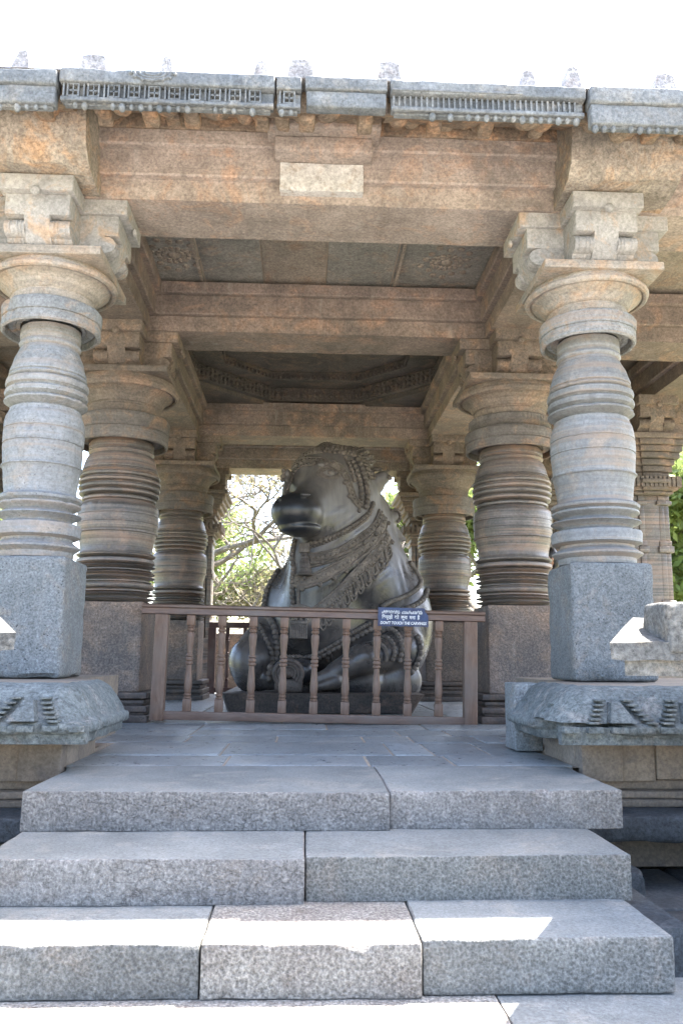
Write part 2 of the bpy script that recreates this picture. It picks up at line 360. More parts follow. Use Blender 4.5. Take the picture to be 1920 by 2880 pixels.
def copy_tree(o, parent=None):
    c = o.copy(); COL.objects.link(c)
    if parent: c.parent = parent
    for ch in list(o.children): copy_tree(ch, c)
    return c

# ================================================================== SETTING
g = MB(); g.add([(-400, -200, -1.3), (400, -200, -1.3), (400, 600, -1.3), (-400, 600, -1.3)], [(0, 1, 2, 3)])
tag(g.build('ground', 'grass', smooth=None), kind='structure')
g = MB(); g.add([(-14, -16, -1.05), (14, -16, -1.05), (14, 3.0, -1.05), (-14, 3.0, -1.05)], [(0, 1, 2, 3)])
tag(g.build('courtyard_pavement', 'court', smooth=None), kind='structure')  # unseen paving in front, made large and pale to bounce light onto soffits
# dark slabs beside the stairs
g = MB()
def slabrow(y0, y1, xs, z):
    for a, b in zip(xs[:-1], xs[1:]):
        g.stone(a+.008, b-.008, y0+.006, y1-.006, z-.35, z+random.uniform(-.012, .012), .02, .008, .12, .8, random.uniform(-.15, .2), random.random()*99)
for sx in (1, -1):
    for y0, y1, xs in ((1.2, 2.2, (1.25, 2.1, 3.4, 5)), (2.2, 2.95, (1.25, 1.5, 2.6, 4.6)), (2.95, 3.62, (1.19, 1.62, 3.0, 4.9)), (3.62, 4.2, (1.19, 2.3, 3.6, 4.9)), (4.2, 5.0, (1.25, 1.95, 3.2, 4.9))):
        x2 = [sx*x for x in xs]; x2.sort()
        slabrow(y0, y1, x2, -.56-.02*random.random())
tag(g.build('pavement', 'pavement'), kind='structure')

# floor flagstones
fm = MB()
rows = [(4.87, 5.39, (-1.42, -.55, .27, .76, 1.43)), (5.39, 6.17, (-1.42, -.62, .46, .72, 1.08, 1.43)), (6.17, 6.70, (-2.6, -.95, -.30, .34, .70, 1.2, 2.6)), (6.70, 7.25, (-2.6, -.98, .66, 1.06, 2.6)),
        (7.25, 7.85, (-2.6, -.98, .1, .95, 2.6)), (7.85, 8.7, (-4.5, -1.5, -.3, .8, 1.6, 4.5)), (8.7, 9.7, (-4.5, -2.2, -1.2, 1.4, 2.4, 4.5)), (9.7, 11.2, (-4.5, -2, -1.2, 1.4, 2.6, 4.5)), (11.2, 13.0, (-4.5, -2.3, -.6, .8, 2.4, 4.5)), (13.0, 15.3, (-4.5, -2.4, -.8, 1.0, 2.6, 4.5))]
for y0, y1, xs in rows:
    for a, b in zip(xs[:-1], xs[1:]):
        t = random.uniform(-.16, .22); fm.stone(a+.009, b-.009, y0+.008, y1-.008, -.1, random.uniform(-.002, .003), .006, .0035, .14, .6, t, random.random()*99, 1.6)
tag(fm.build('floor', 'floor'), kind='structure')
mm = MB(); mm.add([(-4.6, 4.86, -.007), (4.6, 4.86, -.007), (4.6, 15.4, -.007), (-4.6, 15.4, -.007)], [(0, 1, 2, 3)])
mo = mm.build('floor_mortar', 'mortar', smooth=None); tag(mo, kind='structure')
# solid platform core below the floor (kept back from every face)
pc = MB(); pc.box(-4.6, 4.6, 5.6, 15.3, -1.2, -.12); pc.box(-1.3, 1.3, 3.2, 5.6, -1.2, -.36)
tag(pc.build('platform_base', 'dark_slab', smooth=None), kind='structure')

# ------------------------------------------------------------------ stairs, every stone a thing
def step(name, x0, x1, y0, y1, z0, z1, mat, label, seed, r=.012, dz=0):
    b = MB(); b.stone(x0, x1, y0, y1, z0, z1, r*.40, .0045, .028, .9, 0, seed, 3)
    V = b.v[-1]
    for i in range(len(V)):      # chipped arrises and foot-worn hollows
        p = V[i]
        for zz, sg in ((z1, -1), (z0, 1)):
            if p[1] < y0+.05 and abs(p[2]-zz) < .05:
                q = max(0, noise.noise(Vector((p[0]*5.5+seed*3, zz*9, seed)))-.22)*.055+max(0, noise.noise(Vector((p[0]*17, seed, zz)))-.25)*.02
                near = max(0, 1-(abs(p[1]-y0)+abs(p[2]-zz))/.035)*(.6 if sg < 0 else .22); p[1] += q*near; p[2] += sg*q*near
        if p[2] > z1-.03: p[2] -= .007*math.exp(-((p[0]-.1)/.7)**2)*math.exp(-((p[1]-y0-.1)/.2)**2)
    o = b.build(name, mat); o.data.materials.append(M['tread'])   # worn tops, with bluish sky light put into their colour
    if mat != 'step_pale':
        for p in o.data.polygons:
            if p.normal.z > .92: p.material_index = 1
    tag(o, label, 'stair stone', 'long stones of the entrance stairs'); return o
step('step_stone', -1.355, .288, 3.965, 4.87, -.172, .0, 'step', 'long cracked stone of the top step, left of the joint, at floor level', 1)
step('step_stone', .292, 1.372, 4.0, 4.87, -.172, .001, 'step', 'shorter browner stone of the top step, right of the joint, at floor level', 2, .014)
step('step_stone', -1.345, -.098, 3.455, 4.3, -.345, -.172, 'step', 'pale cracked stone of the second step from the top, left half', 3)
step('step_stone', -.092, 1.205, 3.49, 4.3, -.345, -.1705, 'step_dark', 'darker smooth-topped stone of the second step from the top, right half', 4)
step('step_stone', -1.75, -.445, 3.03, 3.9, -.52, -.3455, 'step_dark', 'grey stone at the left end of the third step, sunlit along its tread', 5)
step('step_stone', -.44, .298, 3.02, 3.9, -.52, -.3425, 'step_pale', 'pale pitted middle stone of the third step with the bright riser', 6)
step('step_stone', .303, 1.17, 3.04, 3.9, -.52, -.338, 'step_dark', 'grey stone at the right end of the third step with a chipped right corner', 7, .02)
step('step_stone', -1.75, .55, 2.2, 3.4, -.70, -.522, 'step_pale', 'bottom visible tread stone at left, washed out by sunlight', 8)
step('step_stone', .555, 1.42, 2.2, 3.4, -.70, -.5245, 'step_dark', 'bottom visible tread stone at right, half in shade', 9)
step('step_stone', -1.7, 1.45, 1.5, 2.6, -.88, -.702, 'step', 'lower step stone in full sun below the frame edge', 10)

# ------------------------------------------------------------------ pillars
def prof_front():
    return [(.25, 1.245), (.262, 1.25), (.268, 1.275), (.27, 1.29), (.282, 1.300), (.302, 1.318), (.303, 1.330), (.275, 1.352), (.262, 1.368), (.262, 1.385), (.288, 1.392), (.303, 1.400), (.306, 1.425), (.306, 1.468), (.298, 1.482),
            (.268, 1.490), (.255, 1.503), (.262, 1.520), (.292, 1.535), (.303, 1.545), (.300, 1.553), (.268, 1.565), (.255, 1.58), (.262, 1.592), (.286, 1.602), (.297, 1.614), (.297, 1.625), (.280, 1.632), (.286, 1.640), (.300, 1.650), (.302, 1.668), (.292, 1.68),
            (.272, 1.688), (.264, 1.705), (.263, 1.74), (.270, 1.79), (.279, 1.84), (.285, 1.872), (.287, 1.876), (.296, 1.882), (.296, 1.890), (.287, 1.896), (.288, 1.92), (.292, 1.985), (.2945, 2.035), (.290, 2.038), (.290, 2.044), (.295, 2.047), (.296, 2.09), (.296, 2.135), (.291, 2.139), (.291, 2.145), (.295, 2.148),
            (.293, 2.19), (.284, 2.235), (.268, 2.265), (.262, 2.285), (.262, 2.295), (.248, 2.30), (.245, 2.31), (.258, 2.318), (.282, 2.33), (.298, 2.342), (.301, 2.352), (.296, 2.360), (.276, 2.366), (.272, 2.374), (.282, 2.382), (.299, 2.392), (.303, 2.41), (.301, 2.425), (.283, 2.432), (.278, 2.440), (.284, 2.448), (.299, 2.455), (.303, 2.475), (.301, 2.496), (.292, 2.503),
            (.277, 2.506), (.276, 2.515), (.287, 2.520), (.291, 2.530), (.288, 2.54), (.280, 2.546), (.287, 2.553), (.285, 2.575), (.274, 2.61), (.255, 2.66), (.237, 2.70), (.222, 2.735), (.214, 2.752), (.222, 2.758), (.228, 2.775), (.222, 2.795), (.213, 2.80), (.216, 2.81), (.225, 2.82), (.224, 2.87), (.22, 2.90)]
def prof_disc(R=.34, z=2.86, h=.235, rn=.215):
    # hollow under-side, lip, groove, flat top
    return [(rn-.02, z+.12), (rn, z+.05), (rn+.025, z+.045), (rn+.03, z+.055), (rn+.05, z+.04), (rn+.075, z+.04), (R-.03, z+.06), (R-.028, z+.004), (R-.012, z), (R, z+.012), (R, z+h*.40), (R-.007, z+h*.42), (R-.007, z+h*.46), (R+.004, z+h*.48), (R+.008, z+h-.02), (R-.004, z+h), (R-.06, z+h+.002), (.2, z+h+.004)]
def prof_bell(R=.455, r0=.285, z=3.075, top=3.30):
    H = top-z
    return [(r0-.02, z-.02), (r0-.01, z), (r0+.015, z+.01*H), (r0+.024, z+.10*H), (r0+.028, z+.22*H), (r0+.018, z+.25*H), (r0+.02, z+.29*H), (r0+.032, z+.31*H), (r0+.05, z+.42*H), (r0+.078, z+.54*H), (r0+.118, z+.64*H), (R-.045, z+.72*H), (R-.04, z+.655*H), (R-.02, z+.64*H), (R-.006, z+.68*H), (R, z+.76*H), (R-.01, z+.84*H), (R-.03, z+.86*H), (R-.028, z+.90*H), (R-.04, z+.97*H), (R-.05, z+1.04*H)]
def prof_mid():
    p = [(.31, 1.10), (.34, 1.11)]
    z = 1.115
    for kind in (1, 1, 0, 2, 0, 1, 1, 0, 1, 2):
        if kind == 1: p += [(.322, z), (.325, z+.006), (.366, z+.017), (.372, z+.022), (.366, z+.027), (.326, z+.036), (.322, z+.040)]; z += .042
        elif kind == 0: p += [(.330, z), (.350, z+.008), (.350, z+.016), (.330, z+.022)]; z += .026
        else: p += [(.330, z), (.364, z+.010), (.370, z+.018), (.370, z+.045), (.362, z+.052), (.330, z+.062)]; z += .066
    # now z ~ 1.50
    p += [(.352, z+.005), (.372, z+.015), (.374, z+.028), (.358, z+.036), (.348, z+.06), (.350, z+.12), (.362, z+.18), (.378, z+.23), (.382, z+.232), (.390, z+.238), (.390, z+.25), (.382, z+.255), (.386, z+.275),
          (.389, z+.32), (.384, z+.322), (.384, z+.33), (.389, z+.333), (.390, z+.40), (.385, z+.403), (.385, z+.412), (.389, z+.415), (.386, z+.47), (.375, z+.51), (.352, z+.535), (.342, z+.54), (.340, z+.55)]
    z += .55
    for r in (.352, .378, .388, .390, .386):
        p += [(r-.022, z), (r, z+.012), (r+.002, z+.03), (r-.004, z+.04), (r-.024, z+.046), (r-.026, z+.054)]; z += .057
    # ~2.33
    p += [(.368, z+.005), (.375, z+.012), (.372, z+.02), (.360, z+.028), (.366, z+.035), (.358, z+.075), (.338, z+.13), (.322, z+.165), (.310, z+.185), (.302, z+.19), (.312, z+.20), (.320, z+.215), (.312, z+.232), (.302, z+.236), (.306, z+.245), (.316, z+.25), (.315, z+.30), (.30, z+.33)]
    return p
def bracket(sx, sy, hw=.25, L=.50, zt=3.81, zb=3.362):
    """one bracket arm of a capital: stepped slabs above a rolled volute, pointing along local +x, then turned"""
    b = MB(); H = zt-zb
    b.stone(.10, L+.05, -hw, hw, zt-.115*1.0, zt, .008, .003, .09, .8)
    b.stone(.10, L-.01, -hw+.03, hw-.03, zt-.265, zt-.112, .008, .002, .09, .8, 0, 1)
    prof = [(.10, zb), (L-.16, zb), (L-.14, zb+.01)]
    for k in range(9):
        a = -math.pi/2+math.pi*k/8; prof.append((L-.10+.075*math.cos(a), zt-.335+.062*math.sin(a)))
    prof += [(L-.12, zt-.262), (.10, zt-.262)]
    for (a0, a1) in ((-hw+.03, -.085), (.085, hw-.03)): b.prism(prof, a0, a1, 'y', 0, 2)
    cen = [(.10, zb), (L-.14, zb), (L-.075, zb+.05), (L-.03, zb+.13), (L-.01, zt-.262), (.10, zt-.262)]
    b.prism(cen, -.085, .085, 'y')
    for s_ in (-1, 1):
        for q in (.11, .135, .185):
            pr = [(x+(.006 if x > L-.18 else 0), z) for x, z in prof]; b.prism(pr, s_*q-.006, s_*q+.006, 'y')
    b.ball((L+.055, 0, zt-.125), (.02, .035, .035), sub=2)
    ang = {(1, 0): 0, (-1, 0): math.pi, (0, 1): math.pi/2, (0, -1): -math.pi/2}[(sx, sy)]
    b.xform(Matrix.Rotation(ang, 4, 'Z')); return b
def make_pillar(kind, loc, label, seed, ringed=False):
    P = empty('pillar', loc, label, 'pillar', 'lathe-turned stone pillars of the pavilion')
    fr = kind == 'front'
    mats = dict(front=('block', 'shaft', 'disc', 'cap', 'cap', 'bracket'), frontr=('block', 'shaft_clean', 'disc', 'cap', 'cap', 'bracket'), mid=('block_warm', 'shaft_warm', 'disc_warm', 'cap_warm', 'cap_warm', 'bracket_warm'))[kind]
    fr = kind != 'mid'
    h = .285 if fr else .345
    zb0, zt0 = (.452, 1.245) if fr else (.27, 1.10)
    b = MB(); b.stone(-h, h, -h, h, zb0, zt0, .03 if fr else .012, .005, .05, 1.3 if fr else .5, 0, seed); b.build('block', mats[0], P)
    if not fr:
        b = MB()
        for z0, z1, hw in ((.0, .07, h+.105), (.07, .095, h+.07), (.095, .15, h+.095), (.15, .165, h+.045), (.165, .20, h+.06), (.20, .215, h+.035), (.215, .27, h+.09)):
            b.stone(-hw, hw, -hw, hw, z0+.0005, z1, .006, .003, .12, .6, 0, seed+z0)
        b.build('base_moulding', 'mould', P)
    k = .92 if kind == 'front' else 1.0
    pr = prof_front() if fr else prof_mid(); sh = []
    for i, (r, z) in enumerate(pr):     # deepen the turned grooves
        m_ = [q[0] for q in pr if abs(q[1]-z) < .045]; a_ = sum(m_)/len(m_); sh.append(((r+(r-a_)*(.35 if abs(r-a_) < .06 else 0))*k, z))
    b = MB(); b.lathe(sh, seg=96, amp=.008 if fr else .004, seed=seed); b.build('shaft', mats[1], P, .75)
    if fr:
        b = MB(); b.lathe(prof_disc(.342, 2.865, .178), seg=96, amp=.010, seed=seed+3); b.build('neck_disc', mats[2], P, .6)
        b = MB(); b.lathe(prof_bell(.448, .265, 3.050, 3.30), seg=96, amp=.004, seed=seed+5); cap_ = b.build('capital', mats[3], P, .6)
    else:
        b = MB()
        if ringed:
            b.lathe(prof_disc(.455, 2.66, .20, .28), seg=96, amp=.008, seed=seed+3)
            b.lathe([(.30, 2.80), (.36, 2.862), (.385, 2.866), (.385, 2.885), (.37, 2.89), (.40, 2.91), (.415, 2.93), (.415, 2.99), (.40, 3.005), (.33, 3.01)], seg=96, seed=seed)
            for k_ in range(64):
                a = 2*math.pi*k_/64; b.box(-.004, .004, .412, .420, 2.925, 2.992); q = b.v[-1]; ca, sa = math.cos(a), math.sin(a)
                b.v[-1] = np.stack((q[:, 0]*ca-q[:, 1]*sa, q[:, 0]*sa+q[:, 1]*ca, q[:, 2]), 1)
        else: b.lathe(prof_disc(.455, 2.66, .27, .28), seg=96, amp=.008, seed=seed+3)
        b.build('neck_disc', mats[2], P, .6)
        b = MB(); b.lathe(prof_bell(.545, .34, 2.945 if not ringed else 3.0, 3.30), seg=96, amp=.004, seed=seed+5); cap_ = b.build('capital', mats[3], P, .6)
    ah = .425 if fr else .50
    b = MB(); b.stone(-ah, ah, -ah, ah, 3.30, 3.362, .006, .002, .12, .8, 0, seed); b.build('abacus', mats[4], cap_)
    bs = [bracket(1, 0), bracket(-1, 0), bracket(0, -1), bracket(0, 1)]
    for bb in bs: bb.build('bracket', mats[5], P, .5)
    b = MB(); b.box(-.13, .13, -.13, .13, 3.363, 3.79); b.build('bracket_core', mats[5], P, None)
    return P
PX = 1.96
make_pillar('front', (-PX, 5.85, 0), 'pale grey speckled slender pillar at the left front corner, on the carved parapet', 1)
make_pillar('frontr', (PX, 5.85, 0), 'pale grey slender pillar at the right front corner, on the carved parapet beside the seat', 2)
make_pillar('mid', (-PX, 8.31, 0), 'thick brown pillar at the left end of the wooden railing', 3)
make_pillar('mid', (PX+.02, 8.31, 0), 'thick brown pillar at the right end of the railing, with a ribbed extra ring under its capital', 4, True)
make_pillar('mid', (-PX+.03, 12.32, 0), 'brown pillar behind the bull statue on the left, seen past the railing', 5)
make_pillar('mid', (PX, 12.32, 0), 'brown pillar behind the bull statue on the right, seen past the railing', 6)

# ornate square pillars of the outer rows
def ornate(loc, label, s=1.0):
    P = empty('ornate_pillar', loc, label, 'pillar', 'square fluted pillars of the outer row')
    b = MB()
    b.stone(-.20*s, .20*s, -.20*s, .20*s, 0, 2.62, .01, .004, .15, .8, 0, loc[0])
    for k, d in enumerate((-.26, -.17, .17, .26)):
        for z0, z1, e in ((.9, 1.25, .0), (1.25, 1.31, .025), (1.31, 1.9, .0), (1.9, 1.98, .03), (1.98, 2.05, .012), (2.05, 2.5, .0), (2.5, 2.55, .03), (2.55, 2.62, .01)):
            b.stone(d*s-.035-e, d*s+.035+e, -.25*s+abs(d)*.2-e, .25*s-abs(d)*.2+e, z0, z1, .008, .002, .2, .5, 0, k)
    b.stone(-.34*s, .34*s, -.3*s, .3*s, 0, .9, .015, .004, .15, .6)
    b.build('shaft', 'shaft_warm', P)
    b = MB()
    for z0, z1, hw in ((2.62, 2.66, .34), (2.66, 2.74, .40), (2.74, 2.80, .44), (2.84, 2.90, .30), (2.90, 2.98, .34), (2.98, 3.06, .38), (3.06, 3.14, .44), (3.14, 3.22, .48), (3.22, 3.30, .52)):
        b.stone(-hw*s, hw*s, -hw*s, hw*s, z0+.0005, z1, .012, .006, .08, 1, 0, z0); b.stone(-hw*s*.55, hw*s*.55, -hw*s-.03, hw*s+.03, z0+.004, z1-.004, .01, .003, .1, .6, 0, z0)
    b.box(-.25*s, .25*s, -.25*s, .25*s, 2.78, 2.86)
    for k in range(-5, 6):
        for sy in (-1, 1): b.box(k*.075*s-.02, k*.075*s+.02, sy*.44*s-.015, sy*.44*s+.015, 2.70, 2.83); b.box(sy*.44*s-.015, sy*.44*s+.015, k*.075*s-.02, k*.075*s+.02, 2.70, 2.83)
    cap_ = b.build('capital', 'cap_warm', P)
    b = MB(); b.stone(-.56*s, .56*s, -.56*s, .56*s, 3.30, 3.37, .008, .003, .1, .8); b.build('abacus', 'cap_warm', cap_)
    for d in ((1, 0), (-1, 0), (0, -1), (0, 1)): bracket(*d).build('bracket', 'bracket_warm', P, .5)
    b = MB(); b.box(-.13, .13, -.13, .13, 3.371, 3.79); b.build('bracket_core', 'bracket_warm', P, None)
    return P
ornate((4.20, 10.3, 0), 'square fluted pillar standing free at the far right against the sky and green tree', .74)
ornate((-4.25, 10.3, 0), 'square fluted pillar at the far left edge, behind the left front pillar')
ornate((-1.98, 14.5, 0), 'dark square pillar at the back left, between the left brown pillar and the bare tree')
ornate((2.02, 14.5, 0), 'dark square pillar at the back right, behind the right brown pillar and the bow on the statue')
ornate((3.75, 13.3, 0), 'square pillar glimpsed between the two right pillars')

# ------------------------------------------------------------------ lintels
def beam_prof(wb=.27, z0=3.803, front=True):
    zs = [(z0, wb), (3.958, wb+.0), (3.962, wb+.05), (3.974, wb+.062), (4.155, wb+.062), (4.160, wb+.11), (4.172, wb+.122), (4.275, wb+.122)]
    R = [(w_, z) for z, w_ in zs]; Lf = [(-w_, z) for z, w_ in reversed(zs)]
    return R+Lf
def noisy_prism(poly, a0, a1, axis, center, amp, seed, step=.09):
    n0 = max(2, int(abs(a1-a0)/step)); dens = []
    for i in range(len(poly)):
        p, q = np.array(poly[i]), np.array(poly[(i+1) % len(poly)]); m = max(1, int(np.linalg.norm(q-p)/step))
        for k in range(m): dens.append(tuple(p+(q-p)*k/m))
    b = MB(); b.prism([(p+center, q) for p, q in dens], a0, a1, axis, 0, n0)
    V = b.v[-1]; out = []
    for p in V:
        c = Vector(p)*2.3+Vector((seed*5.1, 0, seed)); d = noise.noise_vector(c)*amp+noise.noise_vector(c*3.3)*amp*.5
        out.append((p[0]+d.x*(0 if axis == 'x' else 1), p[1]+d.y*(0 if axis == 'y' else 1), p[2]+d.z))
    b.v[-1] = np.array(out); return b
def lintel(axis, c, a0, a1, z0, mat, label, seed):
    b = noisy_prism(beam_prof(z0=z0), a0, a1, axis, c, .0045, seed)
    return tag(b.build('lintel', mat, smooth=.5), label, 'stone lintel', 'stepped stone lintels of the pavilion')
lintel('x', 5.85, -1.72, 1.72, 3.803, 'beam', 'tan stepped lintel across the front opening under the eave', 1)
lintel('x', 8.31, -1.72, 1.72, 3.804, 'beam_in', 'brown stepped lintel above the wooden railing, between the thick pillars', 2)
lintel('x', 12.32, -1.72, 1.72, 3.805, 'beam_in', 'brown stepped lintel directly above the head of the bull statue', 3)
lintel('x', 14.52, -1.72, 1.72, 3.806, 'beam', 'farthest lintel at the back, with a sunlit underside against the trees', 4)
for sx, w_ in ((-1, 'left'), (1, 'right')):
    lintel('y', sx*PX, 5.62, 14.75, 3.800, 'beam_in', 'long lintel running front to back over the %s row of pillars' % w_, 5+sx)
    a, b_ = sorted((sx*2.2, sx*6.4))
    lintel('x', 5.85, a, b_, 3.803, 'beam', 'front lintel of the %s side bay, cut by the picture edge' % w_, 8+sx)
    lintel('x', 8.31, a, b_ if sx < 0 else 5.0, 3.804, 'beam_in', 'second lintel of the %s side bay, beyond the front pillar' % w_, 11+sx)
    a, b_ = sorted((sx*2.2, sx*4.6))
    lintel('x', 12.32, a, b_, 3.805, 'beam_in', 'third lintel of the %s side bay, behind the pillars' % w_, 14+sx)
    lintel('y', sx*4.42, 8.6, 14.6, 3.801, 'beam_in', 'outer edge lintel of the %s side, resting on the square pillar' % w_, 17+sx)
b = MB(); b.stone(-1.72, .355, 5.44, 5.7, 4.279, 4.42, .01, .008, .06, 1, 0, 1); b.stone(.362, 1.72, 5.44, 5.7, 4.279, 4.42, .01, .008, .06, 1, -.06, 2)
tag(b.build('frieze_course', 'eave_under'), 'rough orange-brown course between the front lintel and the eave', 'stone course')
# corbels at the front pillars and the stepped centre bracket
for sx, x0, x1, lab, sd_ in ((-1, -2.30, -1.60, 'rough orange-stained corbel block above the left front capital', 3), (1, 1.66, 2.44, 'cracked corbel block with a black stain above the right front capital', 9)):
    poly = [(5.62, 3.815), (5.42, 3.82), (5.22, 3.86), (5.14, 3.95), (5.10, 4.12), (5.10, 4.22), (5.2, 4.34), (5.62, 4.42)]
    b = noisy_prism([(y-5.4, z) for y, z in poly], x0, x1, 'x', 5.4, .03, sd_, .06)
    tag(b.build('corbel', 'corbel', smooth=.6), lab, 'corbel', 'corbels above the front pillars')
cb = empty('centre_bracket', (0, 0, 0), 'stepped bracket at the middle of the front lintel with a pale patch', 'bracket')
b = MB(); b.stone(-.415, .375, 5.26, 5.76, 4.20, 4.40, .012, .006, .06, 1, 0, 1); b.stone(-.365, .325, 5.36, 5.76, 4.085, 4.199, .012, .006, .06, 1, 0, 2); bst = b.build('bracket_steps', 'beam', cb)
b = MB(); b.stone(-.328, .268, 5.50, 5.62, 3.865, 4.08, .006, .003, .05, 1.2, 0, 4); b.build('pale_patch', 'plaster', bst)

# ------------------------------------------------------------------ eave
def eave_under(x0, x1, label, seed):
    poly = [(4.70, 3.925), (4.85, 4.015), (5.1, 4.15), (5.3, 4.28), (5.46, 4.40), (5.80, 4.44), (5.8, 4.62), (5.2, 4.47), (4.72, 4.07)]
    b = noisy_prism([(y-5.2, z) for y, z in poly], x0, x1, 'x', 5.2, .035, seed, .055)
    x = x0+.1; rr_ = random.Random(seed)
    while x < x1-.08:      # worn bosses and rib ends carved on the soffit
        if rr_.random() < .8:
            t = rr_.uniform(.1, .7); b.ball((x, 4.72+t*.7, 3.94+t*.42), (rr_.uniform(.05, .10), .09, rr_.uniform(.03, .06)), sub=2)
        if rr_.random() < .6: t = rr_.uniform(0, .5); b.stone(x-.05, x+.05, 4.74+t*.6, 4.9+t*.6, 3.90+t*.4, 4.0+t*.4, .02, .012, .03, 1.4, 0, x)
        x += rr_.uniform(.10, .17)
    return tag(b.build('eave_underside', 'eave_under', smooth=.6), label, 'eave slab', 'sloping slabs behind the eave stones')
eave_under(-6.4, -1.66, 'orange-stained rough underside of the eave at the far left', 1)
eave_under(-1.655, .36, 'orange-stained underside of the eave over the left half of the opening', 2)
eave_under(.365, 2.98, 'orange-stained underside of the eave over the right half of the opening', 3)
def eave_stone(x0, x1, zt, zb, style, label, seed, y=4.6):
    E_ = empty('eave_stone', ((x0+x1)/2, y, zb), label, 'eave stone', 'blue-grey stones of the front eave')
    ox, oy, oz = E_.location; h = zt-zb
    b = MB(); b.stone(x0-ox, x1-ox, 0, .12, h*.55, h, .012, .006, .045, 1.4, 0, seed)
    b.build('upper_band', 'eave', E_)
    b = MB(); L0, L1 = x0-ox+.006, x1-ox-.006
    if style == 'plain': b.stone(L0, L1, .018, .10, 0.0, h*.548, .012, .006, .05, 1, 0, seed+1)
    else:
        b.stone(L0, L1, .045, .10, .01, h*.548, .01, .003, .06, .8, 0, seed+1)
        b.stone(L0, L1, .018, .05, 0, .028, .006, .003, .06, .8, 0, seed+2)
        if style == 'window':
            x = L0+.015; zz = h*.54
            while x < L1-.09:
                for dx in (0, .024, .088): b.box(x+dx, x+dx+.009, .016, .05, .025, zz)
                b.box(x+.058, x+.064, .020, .05, .025, zz); b.box(x+.036, x+.086, .020, .05, (zz+.022)/2-.004, (zz+.022)/2+.004)
                b.box(x+.034, x+.088, .018, .05, .025, .035); b.box(x+.034, x+.088, .018, .05, zz-.008, zz)
                x += .121
        else:
            x = L0+.01
            while x < L1-.03:
                b.box(x, x+.012, .026, .05, .025, h*.52); x += .034
            b.stone(L0, L1*.35, -.006, .03, h*.60, h*.68, .004, .002, .08, .8, 0, seed)
    lowb = b.build('lower_band', 'eave', E_, .5)
    if style != 'plain' or 'bead' in label:
        b = MB(); x = L0+.03; b.box(L0+.02, L1-.02, .050, .085, -.012, .004)
        while x < L1-.02:
            if style != 'rib' or (x < L0+.55 and x > L0+.1 and random.random() < .35) or x > L1-.75:
                q_ = random.uniform(.72, 1.08)
                if random.random() < .86: b.ball((x, .05, -.016*q_), (.021*q_, .022*q_, .030*q_), sub=2)
                else: b.ball((x+.004, .055, .0), (.018, .018, .012), sub=1)
            x += .056
        b.build('drop_beads', 'eave', lowb, .8)
    return E_
eave_stone(-3.2, -1.642, 4.075, 3.86, 'plain', 'leftmost eave stone with drop beads, cut by the left picture edge', 1)
eave_stone(-6.2, -3.21, 4.08, 3.86, 'plain', 'eave stone beyond the left picture edge', 11)
eave_stone(-1.625, -.335, 4.092, 3.885, 'window', 'long blue-grey eave stone pierced by a row of little four-hole windows', 2)
eave_stone(-.328, -.172, 4.088, 3.885, 'window', 'short eave stone at the broken end of the windowed band', 12)
eave_stone(-.150, .352, 4.095, 3.90, 'plain', 'plain smooth eave stone in the middle', 3)
eave_stone(.370, 1.578, 4.09, 3.895, 'rib', 'weathered eave stone with a ribbed lower band, right of the middle', 4)
eave_stone(1.596, 2.98, 4.075, 3.83, 'plain', 'deep eave stone at the right picture edge with drop beads', 5, 4.57)
eave_stone(2.99, 6.3, 4.02, 3.80, 'plain', 'unseen eave stone added beyond the right picture edge to shade the steps', 6, 3.3)  # unseen projecting eave, added to cast the shade edge on the right steps
b = MB(); b.prism([(3.36, 3.86), (5.8, 4.44), (5.8, 4.62), (3.4, 4.0)], 2.992, 6.3, 'x'); tag(b.build('eave_underside', 'eave_under', smooth=None), 'unseen sloping slab of the added eave that shades the steps at right', 'eave slab', 'sloping slabs behind the eave stones')  # unseen slab closing the added eave that shades the steps
# lotus medallion on the windowed stone
b = MB()
for R_, r_ in ((.09, .010), (.065, .009), (.038, .009)):
    pts = [(-1.07+R_*1.25*math.cos(a), 4.597, 4.075-R_*.62*math.sin(a)) for a in np.linspace(0, math.pi, 15)]; b.tube(pts, r_, 6)
for k in range(7):
    a = math.pi*(k+.5)/7; b.ball((-1.07+.135*math.cos(a), 4.597, 4.078-.062*math.sin(a)), .015, sub=1)
tag(b.build('lotus_carving', 'eave'), 'half lotus medallion carved on the top edge of the windowed eave stone', 'carving')
